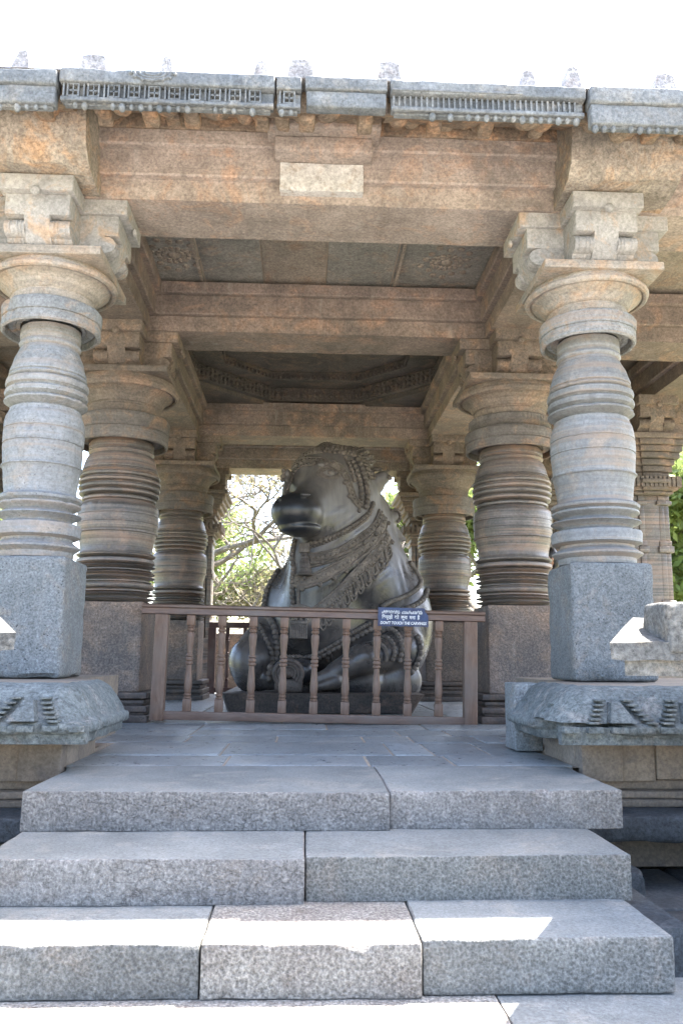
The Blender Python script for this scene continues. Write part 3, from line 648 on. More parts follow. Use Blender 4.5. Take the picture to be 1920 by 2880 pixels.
# roof slab and roof-edge finials
b = MB(); b.prism([(5.45, 4.60), (5.45, 4.66), (6.2, 4.80), (15.4, 4.80), (15.4, 4.65), (6.0, 4.65)], -6.4, 5.0, 'x'); b.prism([(3.4, 4.03), (3.4, 4.08), (6.2, 4.79), (8.8, 4.79), (8.8, 4.64), (6.2, 4.64)], 5.003, 6.4, 'x')
tag(b.build('roof', 'finial', smooth=None), 'flat stone roof of the pavilion', 'roof')
b = MB(); b.prism([(4.62, 4.09), (5.46, 4.67), (5.46, 4.5), (4.80, 4.08)], -6.3, 2.985, 'x')
tag(b.build('roof_slope', 'finial', smooth=None), 'sloping top of the front eave', 'roof')
for i, (x0, x1, zt, lab) in enumerate(((-2.27, -2.10, 4.80, 'pointed broken roof finial at the far left'), (-1.76, -1.545, 4.79, 'wide ragged-topped roof finial near the left'), (-1.20, -1.085, 4.79, 'small flat-topped roof finial above the windowed band'), (-.54, -.415, 4.785, 'small rounded roof finial left of the middle'),
                                         (-.30, -.085, 4.815, 'wide domed roof finial at the middle joint'), (.345, .545, 4.815, 'wide pitted roof finial right of the middle'), (1.38, 1.52, 4.785, 'low broken roof finial right of centre'), (1.70, 1.845, 4.825, 'tall tapering roof finial near the right'), (2.36, 2.55, 4.80, 'roof finial cut by the right picture edge'))):
    poly = [(x0-.01, 4.55), (x1+.01, 4.55), (x1-.03, zt-.015), ((x0+x1)/2+.01, zt+.006), (x0+.035, zt-.008)]
    if i == 0: poly = [(x0, 4.55), (x1+.02, 4.55), (x1-.015, zt), (x1-.07, zt-.01)]
    c = (x0+x1)/2
    bb = noisy_prism([(x-c, z) for x, z in poly], 5.38, 5.52, 'y', c, .010, i+20, .03)
    tag(bb.build('roof_finial', 'finial', smooth=.7), lab, 'finial', 'stone finials along the roof edge')

# ------------------------------------------------------------------ ceilings
def rosette(b, cx, cy, z, s):
    b.ball((cx, cy, z), (.06*s, .06*s, .03*s), sub=2)
    for R_, n_, r_ in ((.10, 12, .028), (.15, 16, .03)):
        for k in range(n_):
            a = 2*math.pi*k/n_; b.ball((cx+R_*s*math.cos(a), cy+R_*s*math.sin(a), z), (r_*s, r_*s, .02*s), sub=1)
    for k in range(14):
        a = 2*math.pi*k/14+.2; R_ = .23+.03*math.sin(k*2.3); b.ball((cx+R_*s*math.cos(a), cy+R_*s*1.3*math.sin(a), z), (.04*s, .045*s, .024*s), sub=1)
cx = [-1.72, -1.15, -.56, .06, .72, 1.72]
cl = ['dark ceiling panel with a carved rosette at the left of the porch', 'grey-brown ceiling panel, second from the left in the porch', 'tan middle ceiling panel of the porch', 'dark green-grey ceiling panel, second from the right', 'ceiling panel with a big carved flower at the right of the porch']
for i in range(5):
    b = MB(); b.stone(cx[i]+.007, cx[i+1]-.007, 5.9, 8.25, 4.32+.006*(i%2), 4.40, .005, .004, .2, .6, 0, i)
    P = empty('ceiling_panel', ((cx[i]+cx[i+1])/2, 7.4, 4.32), cl[i], 'ceiling panel', 'ceiling panels of the porch'); b.xform(Matrix.Translation((-P.location[0], -7.4, -4.32)))
    b.build('slab', 'ceil' if i != 2 else 'ceil_tan', P)
    if i in (0, 4):
        b = MB(); rosette(b, -.02 if i else -.0+.05, .05, 0, .95); b.build('flower_carving', 'ceil_tan', P, .8)
        b = MB(); b.box(.245 if i == 0 else -.475, .275 if i == 0 else -.445, -1.5, .85, -.02, .01); b.build('edge_fillet', 'ceil_tan', P, None)
b = MB(); b.box(-1.75, 1.75, 5.9, 8.3, 4.333, 4.46); tag(b.build('ceiling_bed', 'mortar', smooth=None), 'orange mortar bed showing between the porch ceiling panels', 'ceiling')
# octagonal two-tier ceiling above the statue
oc = empty('lantern_ceiling', (0, 10.32, 4.25), 'sunken eight-sided ceiling with carved friezes above the bull statue', 'ceiling')
def octpts(a, cut): return [(-a, -a+cut), (-a+cut, -a), (a-cut, -a), (a, -a+cut), (a, a-cut), (a-cut, a), (-a+cut, a), (-a, a-cut)]
def ring_wall(b, pts, t, z0, z1):
    n = len(pts)
    inn = [Vector((p[0], p[1])) for p in pts]; out = [v*(1+t/max(abs(v.x), abs(v.y))) for v in inn]
    v = [(q.x, q.y, z) for z in (z0, z1) for q in inn]+[(q.x, q.y, z) for z in (z0, z1) for q in out]; f = []
    for k in range(n):
        k2 = (k+1) % n; f += [(k, n+k, n+k2, k2), (2*n+k, 2*n+k2, 3*n+k2, 3*n+k), (k, k2, 2*n+k2, 2*n+k), (n+k, 3*n+k, 3*n+k2, n+k2)]
    b.add(v, f)
b = MB(); o1 = octpts(1.615, 1.02)
sq = [(-1.74, -1.76), (1.74, -1.76), (1.74, 1.76), (-1.74, 1.76)]
for cxn, cyn in ((-1, -1), (1, -1), (1, 1), (-1, 1)):
    poly = [(cxn*1.74, cyn*1.76), (cxn*1.74, cyn*.60), (cxn*.60, cyn*1.76)]; b.prism(poly, .0, .06, 'z')
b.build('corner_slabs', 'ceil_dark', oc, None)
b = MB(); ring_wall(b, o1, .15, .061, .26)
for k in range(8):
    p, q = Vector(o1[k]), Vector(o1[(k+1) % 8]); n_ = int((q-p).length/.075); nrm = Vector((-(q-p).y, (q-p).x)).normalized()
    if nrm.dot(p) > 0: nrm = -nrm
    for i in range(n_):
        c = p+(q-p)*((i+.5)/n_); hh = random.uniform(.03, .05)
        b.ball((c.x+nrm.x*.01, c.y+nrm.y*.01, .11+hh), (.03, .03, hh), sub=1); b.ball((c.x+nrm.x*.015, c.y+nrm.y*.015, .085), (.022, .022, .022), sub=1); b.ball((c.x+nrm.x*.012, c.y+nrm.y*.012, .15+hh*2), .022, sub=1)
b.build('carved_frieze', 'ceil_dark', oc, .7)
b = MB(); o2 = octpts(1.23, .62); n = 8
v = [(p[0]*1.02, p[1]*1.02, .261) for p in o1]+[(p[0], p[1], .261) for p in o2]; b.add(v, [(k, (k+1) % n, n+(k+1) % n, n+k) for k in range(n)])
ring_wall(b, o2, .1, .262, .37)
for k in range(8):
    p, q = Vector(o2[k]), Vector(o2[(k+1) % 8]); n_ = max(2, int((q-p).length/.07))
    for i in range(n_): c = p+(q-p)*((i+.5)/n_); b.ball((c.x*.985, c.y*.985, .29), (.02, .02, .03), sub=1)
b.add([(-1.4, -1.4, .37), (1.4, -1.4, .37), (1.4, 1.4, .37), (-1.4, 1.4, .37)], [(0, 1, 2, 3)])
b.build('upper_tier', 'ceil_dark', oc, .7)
for i, (x0, x1, y0, y1, lab) in enumerate(((-6.3, -2.2, 5.9, 8.3, 'ceiling slabs of the left front side bay'), (2.2, 6.3, 5.9, 8.3, 'ceiling slabs of the right front side bay, beyond the right pillar'), (-4.5, -2.2, 8.3, 14.6, 'ceiling slabs of the left aisle'), (2.2, 4.6, 8.3, 14.6, 'ceiling slabs of the right aisle with a lit carved edge'), (-1.75, 1.75, 12.3, 14.6, 'ceiling slabs of the rear bay'))):
    b = MB(); n_ = max(1, int((x1-x0)/.8))
    for k in range(n_): a = x0+(x1-x0)*k/n_; b.stone(a+.006, a+(x1-x0)/n_-.006, y0, y1, 4.33+.003*i, 4.45, .006, .006, .3, .5, random.uniform(-.1, .2), i*7+k)
    tag(b.build('aisle_ceiling', 'ceil_tan'), lab, 'ceiling')
# outer side eaves seen against the sky
for sx in (1, -1):
    poly = [(4.55, 4.30), (4.9, 4.12), (5.25, 3.80), (5.32, 3.84), (5.30, 4.02), (4.9, 4.40), (4.55, 4.6)]
    bb = noisy_prism([(sx*(x-4.9), z) for x, z in poly], 8.9, 15.0, 'y', sx*4.9, .05, 31+sx, .09)
    tag(bb.build('side_eave', 'eave_under', smooth=.7), 'dark ragged eave hanging along the %s side of the roof' % ('right' if sx > 0 else 'left'), 'eave')

# ------------------------------------------------------------------ parapets beside the stairs
def sweep_cornice(sx, xi, yf, seed, kin=1.0):
    prof = [(.0, .450), (.05, .440), (.10, .425), (.135, .405), (.20, .345), (.262, .285), (.285, .262), (.318, .256), (.333, .244), (.335, .214), (.322, .200), (.285, .196), (.274, .186), (.270, .152), (.260, .145), (.0, .145)]
    dens = []
    for i in range(len(prof)-1):
        p, q = np.array(prof[i]), np.array(prof[i+1]); m = max(1, int(np.linalg.norm(q-p)/.02))
        for k in range(m): dens.append(tuple(p+(q-p)*k/m))
    dens.append(prof[-1]); n = len(dens); b = MB(); v = []; f = []
    path = []   # (base x, base y, dirx, diry) of outline at offset d
    for y in np.linspace(5.55, yf+.02, 34): path.append((xi, y, -kin, 0))
    for a in np.linspace(.1, .9, 8): path.append((xi+.02*a, yf+.02*(1-a), -math.cos(a*math.pi/2)*1.12*kin, -math.sin(a*math.pi/2)*1.12))
    for x in np.linspace(xi+.03, 4.2, 120): path.append((x, yf, 0, -1))
    for (x, y, dx, dy) in path:
        for d, z in dens:
            px, py = x+dx*d, y+dy*d; c = Vector((px, py, z))*6+Vector((seed, 0, 0))
            nn = noise.noise(c)*.012+noise.noise(c*3.1)*.007
            chip = -max(0, noise.noise(Vector((px*3.1+seed, py*3.1, z*1.5)))-.24)*.22 if d > .20 else 0
            k = 1+(nn+chip)/max(.08, math.hypot(dx, dy)*max(d, .08))
            if sx > 0 and x < xi+.10 and y < yf+.16 and z < .262 and d > .1: k *= .50+.25*noise.noise(Vector((px*9, py*9, z*6)))   # broken-off corner
            px, py = x+dx*d*k, y+dy*d*k
            v.append((sx*px, py, z+noise.noise(c*2+Vector((9, 9, 9)))*.006))
    for i in range(len(path)-1):
        for k in range(n-1): f.append((i*n+k, i*n+k+1, (i+1)*n+k+1, (i+1)*n+k))
    b.add(v, f)
    f2 = [tuple(range(n))]; b.add(v[:n], f2)
    return b
def parapet(sx, xi, yf, label, seed):
    P = empty('parapet', (0, 0, 0), label, 'parapet', 'carved stone parapets beside the stairs')
    def X(a, b): return (a, b) if sx > 0 else (-b, -a)
    sweep_cornice(sx, xi, yf, seed, .72 if sx > 0 else .62).build('cornice', 'cornice', P, .9)
    # pyramid-shaped ribbed motifs on the curve
    x = xi+.12; k = 0
    def surf(t):   # t 0 bottom .. 1 top of the curved face
        pr = [(.290, .262), (.262, .285), (.231, .315), (.20, .345), (.168, .375), (.12, .415)]
        q = t*(len(pr)-1); i = min(int(q), len(pr)-2); u = q-i; return (pr[i][0]*(1-u)+pr[i+1][0]*u, pr[i][1]*(1-u)+pr[i+1][1]*u)
    while x < 3.2:
        b = MB()
        for j in range(6):
            t = .04+j*.155; d, z = surf(t); sp = .105*(1-t)+.03
            for s2 in (-1, 1):
                x0 = x+s2*sp; a, c_ = sorted((x0, x0+s2*.055)); a, c_ = X(a, c_)
                b.stone(a, c_, yf-d-.066, yf-d+.03, z-.006, z+.005, .002, .0008, .03, .4, 0, k+j)
        dd, zz = surf(.05); d2, z2 = surf(.75)
        tri = [(x-.07, zz), (x+.07, zz), (x+.025, z2), (x-.025, z2)]
        vv = [(sx*(px), yf-(dd if i < 2 else d2)-.07, pz) for i, (px, pz) in enumerate(tri)]+[(sx*px, yf-(dd if i < 2 else d2)+.05, pz) for i, (px, pz) in enumerate(tri)]
        b.add(vv, [(0, 1, 2, 3), (4, 7, 6, 5), (0, 4, 5, 1), (1, 5, 6, 2), (2, 6, 7, 3), (3, 7, 4, 0)])
        x += .345 if k % 2 else .40; k += 1; b.build('stepped_motif', 'cornice', P, .8)
    b = MB(); a, c_ = X(xi-.2, 3.9); b.box(a, c_, yf-.300, yf-.24, .150, .24)
    for k in range(26):   # lip and under-band tabs
        x0 = xi-.2+k*.13; a, c_ = X(x0, x0+.085); b.stone(a, c_, yf-.347, yf-.29, .212, .246, .005, .004, .03, 1, 0, k)
        a, c_ = X(x0+.03, x0+.05); b.stone(a, c_, yf-.290, yf-.26, .152, .192, .004, .002, .05, 1, 0, k)
    b.build('lip_tabs', 'cornice', P, .8)
    b = MB(); a, c_ = X(xi+.0, 4.4); b.box(a, c_, yf+.02, 5.56, .145, .4475); a2, c2 = X(xi+.16, 4.4); b.box(a2, c2, 5.561, 6.9, .145, .4475); b.box(a+.0, c_, yf+.10, 5.56, -.55, .145); b.box(a2, c2, 5.5605, 6.9, -.55, .1445); b.build('core', 'panel', P, None)
    # wall panels, standing at slightly different depths
    b = MB(); x = xi-.003; i = 0
    for wd, off in ((.235, -.012), (.20, .02), (.255, .008), (.30, .026), (.22, -.004), (.27, .02), (.22, .004), (.3, .02)):
        a, c_ = X(x, x+wd-.004); b.stone(a, c_, yf+off, yf+.12, -.075+.004*i*(-1)**i, .144, .005, .003, .05, .8, [0, .12, .1, .16, .02, .1, .05, .1][i], i+seed); x += wd; i += 1
    a, c_ = X(xi-.004, xi+.10)
    for y0, y1, t, zt in ((yf+.121, 5.15, .12, .144), (5.155, 5.55, -.05, .144), (5.555, 5.9, -.1, .02)): b.stone(a, c_, y0, y1, -.06, zt, .006, .004, .05, .8, t, y0)
    b.build('wall_panels', 'panel', P)
    b = MB()
    a, c_ = X(xi+.03, 4.3); b.stone(a, c_, yf+.055, yf+.2, -.125, -.074, .006, .004, .1, .8, 0, 3)
    b.stone(a, c_, yf-.02, yf+.2, -.165, -.1255, .008, .004, .1, .8, 0, 4); b.stone(a, c_, yf-.06, yf+.2, -.205, -.1655, .008, .006, .1, .8, -.2, 5)
    b.build('mouldings', 'panel', P)
    b = MB(); a, c_ = X(1.25, 4.4); b.stone(a, c_, yf-.34, yf+.3, -.335, -.2055, .02, .012, .05, 1.5, 0, seed); b.build('footing_slab', 'dark_slab', P)
    return P
parapet(1, 1.455, 4.82, 'carved parapet right of the stairs with a broken curved cornice over tan panels', 5)
parapet(-1, 1.42, 4.80, 'carved parapet left of the stairs with a curved cornice over orange-tan panels', 17)
b = MB(); b.stone(1.27, 1.452, 5.57, 5.85, .006, .440, .010, .004, .05, .8, .15, 3)
tag(b.build('end_stone', 'block'), 'plain upright stone at the inner end of the right parapet cornice', 'stone block')
# broken stone lumps in the shade beside the stairs
b = MB(); b.stone(1.24, 1.62, 4.35, 4.72, -.58, -.44, .04, .03, .05, 1.5, 0, 3); tag(b.build('broken_stone', 'dark_slab'), 'dark broken stone lying under the right parapet beside the stairs', 'stone block')
# flanking shrines whose ledges enter the picture
def shrine(sx, loc, label, tall):
    P = empty('flanking_shrine', loc, label, 'shrine', 'small shrines flanking the stairs')
    def X(a, b): return (a, b) if sx > 0 else (-b, -a)
    b = MB(); a, c_ = X(1.15, 2.2); b.stone(a, c_, .06, .9, 0, 1.117, .012, .005, .12, .8); b.build('body', 'panel', P)
    b = MB(); lo = [(.045, -.02, 1.178), (1.9, -.02, 1.178), (1.9, .42, 1.178), (.30, .42, 1.178)]; up = [(.045, -.015, 1.242), (1.9, -.015, 1.242), (1.9, .42, 1.36), (.30, .42, 1.36)]
    nn_ = 26; vv = []; ff = []
    for i in range(nn_+1):      # sloping ledge, left edge slanting back
        u = i/nn_
        for (A, B_, C_, D) in ((lo[0], lo[1], up[0], up[1]),):
            def L(p, q): return tuple(p[k]+(q[k]-p[k])*u for k in range(3))
            f0, f1, b1, b0 = L(lo[0], lo[1]), L(up[0], up[1]), L(up[3], up[2]), L(lo[3], lo[2]); m1 = tuple((f1[k]+b1[k])/2 for k in range(3))
            for p in (f0, f1, m1, b1, b0):
                d = noise.noise_vector(Vector(p)*7)*.009+noise.noise_vector(Vector(p)*23)*.005; vv.append((sx*(p[0]+d.x), p[1]+d.y*.5, p[2]+d.z))
    for i in range(nn_):
        for k in range(5): k2 = (k+1) % 5; ff.append((i*5+k, i*5+k2, (i+1)*5+k2, (i+1)*5+k))
    ff += [(0, 1, 2, 3, 4), tuple(nn_*5+k for k in range(5))]; b.add(vv, ff); b.build('ledge', 'ledge', P)
    b = MB(); vv = [(sx*x, y, z) for z in (1.118, 1.1775) for x, y in ((.10, .0), (1.9, .0), (1.9, .42), (.33, .42))]; b.add(vv, [(0, 1, 2, 3), (4, 5, 6, 7), (0, 1, 5, 4), (1, 2, 6, 5), (2, 3, 7, 6), (3, 0, 4, 7)]); b.build('lower_ledge', 'ledge', P)
    if tall:
        b = MB(); a, c_ = X(.262, .66); b.stone(a, c_, -.035, .22, 1.20, 1.400, .022, .008, .03, 1.2, 0, 2); b.build('upright_stone', 'ledge', P)
        b = MB(); a, c_ = X(1.1, 1.7); b.stone(a, c_, .2, .8, 1.3, 1.9, .03, .01, .1, 1.2, 0, 2); b.build('upper_tier', 'step', P)
    return P
shrine(1, (1.00, 3.18, -.58), 'weathered shrine ledge at the right picture edge, lit by the sun on its top', True)
shrine(-1, (-1.125, 3.18, -.58+.02), 'shrine ledge just entering at the left picture edge', False).children

# ------------------------------------------------------------------ wooden railing and sign
R_ = empty('wooden_railing', (-.03, 7.86, 0), 'brown wooden railing with turned balusters in front of the bull statue', 'railing'); R_.rotation_euler = (0, math.radians(.9), math.radians(-.5))
b = MB(); hp = [(-.05, .962), (-.028, .955), (.028, .955), (.05, .962), (.05, .978), (.042, .995), (.044, 1.012), (.062, 1.022), (.062, 1.04), (.045, 1.05), (-.045, 1.05), (-.062, 1.04), (-.062, 1.022), (-.044, 1.012), (-.042, .995), (-.05, .978)]
b.prism(hp, -1.58, 1.585, 'x', 0, 20); b.build('handrail', 'wood_rail', R_, .6)
b = MB(); b.stone(-1.455, 1.51, -.04, .04, .012, .088, .006, .001, .2, .5); b.build('bottom_rail', 'wood_rail', R_)
for x in (-1.394, 1.450):
    b = MB(); b.stone(x-.06, x+.06, -.055, .055, .003, .956, .006, .0015, .1, .5, 0, x)
    for s_ in (-1, 1):
        b.ball((x+s_*.05, -.057, .80), .006, sub=1)
    b.build('post', 'wood', R_)
bal = [(.020, .20), (.034, .205), (.034, .215), (.026, .222), (.033, .232), (.033, .245), (.025, .252), (.030, .262), (.035, .30), (.036, .33), (.031, .40), (.026, .46), (.024, .505), (.034, .512), (.036, .522), (.034, .532), (.025, .538), (.033, .545), (.036, .558), (.033, .57), (.025, .576), (.034, .585), (.034, .597), (.024, .605), (.026, .64), (.032, .70), (.037, .755), (.036, .79), (.026, .805), (.036, .815), (.037, .828), (.028, .838), (.034, .848), (.028, .862)]
for i in range(9):
    x = -1.131+i*.2863
    b = MB(); b.lathe(bal, seg=20, cap=True); b.stone(-.037, .037, -.037, .037, .089, .201, .004, .0005, .1, .5); b.stone(-.037, .037, -.037, .037, .861, .9545, .004, .0005, .1, .5)
    o = b.build('baluster', 'wood', R_, .6); o.location = (x, 0, 0)
# far railing at the back
R2 = empty('back_railing', (-.2, 14.0, 0), 'dark red wooden railing between the rear pillars behind the statue', 'railing')
b = MB(); b.box(-1.45, 2.0, -.05, .05, 1.06, 1.15); b.build('handrail', 'wood_dark', R2, None)
b = MB(); b.box(-1.45, 2.0, -.04, .04, .02, .10); b.build('bottom_rail', 'wood_dark', R2, None)
for i, x in enumerate((-1.4, 1.95)): b = MB(); b.box(x-.06, x+.06, -.045, .045, 0, 1.059); b.build('post', 'wood_dark', R2, None)
for i in range(11):
    b = MB(); b.lathe([(r, z+.06*(z > .5)) for r, z in bal], seg=12); b.box(-.03, .03, -.03, .03, .101, .2); b.box(-.03, .03, -.03, .03, .92, 1.059); o = b.build('baluster', 'wood_dark', R2); o.location = (-1.15+i*.285, 0, 0)
# low wall closing the back
b = MB()
for k in range(7): b.stone(-4.4+k*1.26, -4.4+(k+1)*1.26-.01, 15.05, 15.35, -.1, 1.0, .015, .01, .15, .8, random.uniform(-.1, .1), k)
tag(b.build('back_wall', 'block_warm'), 'low brown stone wall behind the back railing', 'wall')

# sign
S = empty('sign', (.80, 7.775, .968), 'torn navy blue notice with white lettering in three scripts, wrapped on the handrail', 'sign'); S.rotation_euler = (0, math.radians(.9), 0)
out = [(-.232, .085), (-.10, .087), (.05, .083), (.20, .080), (.208, .045), (.232, .03), (.226, .0), (.236, -.02), (.234, -.06), (.222, -.088), (.1, -.086), (-.08, -.084), (-.226, -.079), (-.23, -.03), (-.226, .02)]
b = MB(); nx, nz_ = 34, 14; vv = []; ff = []
def inside_x(zf):
    zz = -.085+.17*zf; L_ = -.23; Rr = .235 if zz < .02 else (.235-(zz-.02)*.9 if zz < .05 else .205); return L_, Rr
for j in range(nz_+1):
    L_, Rr = inside_x(j/nz_)
    for i in range(nx+1):
        x = L_+(Rr-L_)*i/nx; z = -.085+.17*j/nz_+.003*noise.noise(Vector((x*20, j, 0)))
        y = .006*noise.noise(Vector((x*9, z*14, 2)))-.010*abs(noise.noise(Vector((x*5+z*9, z*6, 5))))*(1 if x > .12 or x < -.18 else .25)
        vv.append((x, y, z))
for j in range(nz_):
    for i in range(nx): a = j*(nx+1)+i; ff.append((a, a+1, a+nx+2, a+nx+1))
b.add(vv, ff); b.add([(p[0], p[1]+.003, p[2]) for p in vv], [tuple(reversed(q)) for q in ff])
sheet = b.build('sheet', 'sign', S, 3.2)
def text(s_, x, z, size, width, shear=0.0, name='lettering'):
    cu = bpy.data.curves.new(name, 'FONT'); cu.body = s_; cu.size = size; cu.extrude = .0006; cu.shear = shear; cu.resolution_u = 3; cu.offset = .0011
    t = bpy.data.objects.new('tmp', cu); COL.objects.link(t); bpy.context.view_layer.update()
    me = bpy.data.meshes.new_from_object(t.evaluated_get(bpy.context.evaluated_depsgraph_get())); bpy.data.objects.remove(t)
    V = np.array([q.co[:] for q in me.vertices]); w0 = V[:, 0].max()-V[:, 0].min(); V[:, 0] = (V[:, 0]-V[:, 0].min())*width/w0
    for i, q in enumerate(me.vertices): q.co = (x+V[i, 0], -.0125-V[i, 2], z+V[i, 1])
    me.materials.append(M['paint']); o = bpy.data.objects.new(name, me); COL.objects.link(o); o.parent = sheet; return o
text('\u0cb5\u0cbf\u0c97\u0ccd\u0cb0\u0cb9\u0c97\u0cb3\u0ca8\u0ccd\u0ca8\u0cc1', -.195, .030, .040, .165)
text('\u0cae\u0cc1\u0c9f\u0ccd\u0c9f\u0cac\u0cbe\u0cb0\u0ca6\u0cc1', -.012, .030, .040, .190)
text('\u093f\u0935\u0917\u094d\u0930\u0939\u094b\u0902  \u0915\u094b  \u091b\u0942\u0928\u093e  \u092e\u0928\u093e  \u0939\u0948', -.195, -.018, .044, .35)
text("DON'T TOUCH THE CARVINGS", -.208, -.068, .036, .425, .15)

# ================================================================== NANDI (signed-distance sculpt -> one continuous mesh)
B0 = np.array((-1.15, 8.72, .16)); B1 = np.array((1.68, 12.5, 3.36)); VX = .0185
dims = ((B1-B0)/VX).astype(int)+1
gx, gy, gz = [B0[i]+VX*np.arange(dims[i], dtype=np.float32) for i in range(3)]
Fd = np.full(dims, 1.0, dtype=np.float32)
def region(lo, hi, pad=.3):
    s = []
    for i, a in enumerate((gx, gy, gz)):
        i0 = int(np.searchsorted(a, lo[i]-pad)); i1 = int(np.searchsorted(a, hi[i]+pad)); s.append(slice(max(0, i0), max(i1, i0+1)))
    return tuple(s)
def smin(a, b, k): h = np.clip(.5+.5*(b-a)/k, 0, 1); return b*(1-h)+a*h-k*h*(1-h)
def apply_(s, d, k, sub=False):
    if sub: Fd[s] = -smin(-Fd[s], d, k) if False else np.maximum(Fd[s], -d)
    else: Fd[s] = smin(Fd[s], d.astype(np.float32), k)
def rotm(rz=0, ry=0, rx=0): return np.array(Matrix.Rotation(rz, 3, 'Z') @ Matrix.Rotation(ry, 3, 'Y') @ Matrix.Rotation(rx, 3, 'X'))
def ell(c, r, k=.08, rz=0, ry=0, rx=0, sub=False):
    c = np.array(c); r = np.array(r); m = r.max(); s = region(c-m, c+m, .25)
    X, Y, Z = np.meshgrid(gx[s[0]]-c[0], gy[s[1]]-c[1], gz[s[2]]-c[2], indexing='ij')
    if rz or ry or rx:
        R = rotm(rz, ry, rx).T; X, Y, Z = R[0, 0]*X+R[0, 1]*Y+R[0, 2]*Z, R[1, 0]*X+R[1, 1]*Y+R[1, 2]*Z, R[2, 0]*X+R[2, 1]*Y+R[2, 2]*Z
    k0 = np.sqrt((X/r[0])**2+(Y/r[1])**2+(Z/r[2])**2); k1 = np.sqrt((X/r[0]**2)**2+(Y/r[1]**2)**2+(Z/r[2]**2)**2)+1e-6
    apply_(s, k0*(k0-1)/k1, k, sub)
def cap(a, b, ra, rb, k=.08, sub=False):
    a = np.array(a, float); b = np.array(b, float); m = max(ra, rb); s = region(np.minimum(a, b)-m, np.maximum(a, b)+m, .25)
    X, Y, Z = np.meshgrid(gx[s[0]]-a[0], gy[s[1]]-a[1], gz[s[2]]-a[2], indexing='ij'); d = b-a; L2 = d@d
    t = np.clip((X*d[0]+Y*d[1]+Z*d[2])/L2, 0, 1)
    apply_(s, np.sqrt((X-t*d[0])**2+(Y-t*d[1])**2+(Z-t*d[2])**2)-(ra+(rb-ra)*t), k, sub)
# trunk
ell((.42, 11.2, 1.02), (.92, 1.25, .88), .1)
ell((.45, 10.35, 1.05), (.98, .62, .95), .2)
ell((.42, 10.30, 1.62), (.72, .52, .74), .25)
ell((1.02, 10.20, .98), (.40, .42, .66), .15); ell((-.26, 10.20, .98), (.38, .40, .66), .15)
ell((.50, 10.45, 2.25), (.50, .48, .52), .2)
# neck, throat, dewlap
cap((.42, 10.2, 1.55), (.34, 10.05, 2.45), .62, .46, .2)
cap((.02, 9.82, 1.15), (.12, 9.72, 2.0), .40, .36, .2)
cap((-.06, 9.62, .98), (-.08, 9.60, 1.75), .20, .16, .15)
ell((.05, 9.85, .95), (.48, .32, .45), .2)
# head
ell((.20, 9.98, 2.72), (.47, .47, .40), .1)
ell((.12, 9.78, 2.60), (.40, .36, .34), .12)
cap((.12, 9.66, 2.50), (-.13, 9.22, 2.24), .285, .20, .10)
cap((.28, 9.80, 2.32), (-.04, 9.34, 2.10), .33, .19, .10)
ell((-.205, 9.14, 2.165), (.282, .29, .228), .055, rz=-.35)
ell((-.165, 9.15, 1.985), (.235, .245, .085), .012, rz=-.35)
# brow, eye sockets, eyeballs and lids, seated where the face surface is
def skin_at(x, z, yy):
    e = np.array((-.115, 0, .6)); d = np.array((x, yy, z))-e; d /= np.linalg.norm(d); t = 8.4
    while t < 12:
        p = e+d*t; q = ((p-B0)/VX).astype(int)
        if (q >= 0).all() and (q < np.array(dims)).all() and Fd[tuple(q)] < 0: return p
        t += .006
    return e+d*9.5
EY = skin_at(.163, 2.676, 9.4)
ell(EY+np.array((.0, .01, .085)), (.15, .07, .05), .04, rz=.4)
ell(EY+np.array((.0, -.01, 0)), (.095, .040, .060), .01, rz=.4, sub=True)
ell(EY+np.array((.0, .018, 0)), (.062, .05, .046), .006, rz=.4)
ell((-.33, 9.62, 2.69), (.05, .12, .07), .05)
ell((-.33, 9.50, 2.50), (.035, .30, .05), .05, rx=.55)          # far rim of the nose bridge
for k in range(4): cap((.10+.035*k, 9.335+.035*k, 2.10), (.115+.035*k, 9.30+.04*k, 2.27), .012, .008, .02)   # wrinkles behind the muzzle
cap((.18, 9.40, 2.02), (.46, 9.62, 2.20), .055, .045, .06)       # jaw line
# nostrils
ell((-.110, 8.868, 2.285), (.036, .05, .026), .01, sub=True); ell((-.40, 8.98, 2.262), (.03, .034, .024), .01, sub=True)
ell((-.115, 8.885, 2.318), (.06, .035, .02), .02)
# ears
cap((.58, 9.98, 2.60), (.82, 9.90, 2.74), .13, .085, .05); cap((.62, 9.98, 2.55), (.78, 9.92, 2.62), .09, .05, .05); cap((-.30, 9.95, 2.60), (-.34, 10.0, 2.45), .09, .07, .05)
# horn stubs under the crown, nape knot
ell((.52, 10.02, 2.96), (.19, .17, .15), .10)
cap((.80, 10.35, 2.15), (.98, 10.30, 2.32), .12, .09, .05); cap((.92, 10.3, 2.20), (1.12, 10.28, 2.05), .085, .02, .03); cap((.90, 10.3, 2.02), (1.12, 10.28, 2.03), .06, .015, .03)
# fore legs: left knee raised to the side, right leg folded across the front
cap((-.42, 10.15, .80), (-.70, 9.78, .56), .36, .26, .1); ell((-.715, 9.72, .50), (.205, .24, .30), .06); cap((-.68, 9.75, .34), (-.35, 9.55, .34), .13, .10, .05)
cap((.85, 10.2, .85), (1.02, 9.85, .70), .38, .25, .1); ell((1.03, 9.80, .68), (.25, .24, .26), .06)
cap((1.0, 9.74, .66), (.55, 9.50, .58), .20, .175, .06); cap((.55, 9.50, .58), (.24, 9.38, .44), .17, .11, .05); cap((.24, 9.38, .42), (.05, 9.32, .37), .105, .06, .02); cap((.24, 9.33, .34), (.08, 9.27, .29), .085, .05, .01)
ell((.95, 9.78, .34), (.30, .22, .26), .05); ell((.45, 9.7, .32), (.4, .25, .22), .06)
cap((-.30, 9.50, .44), (-.12, 9.50, .44), .16, .15, .04)
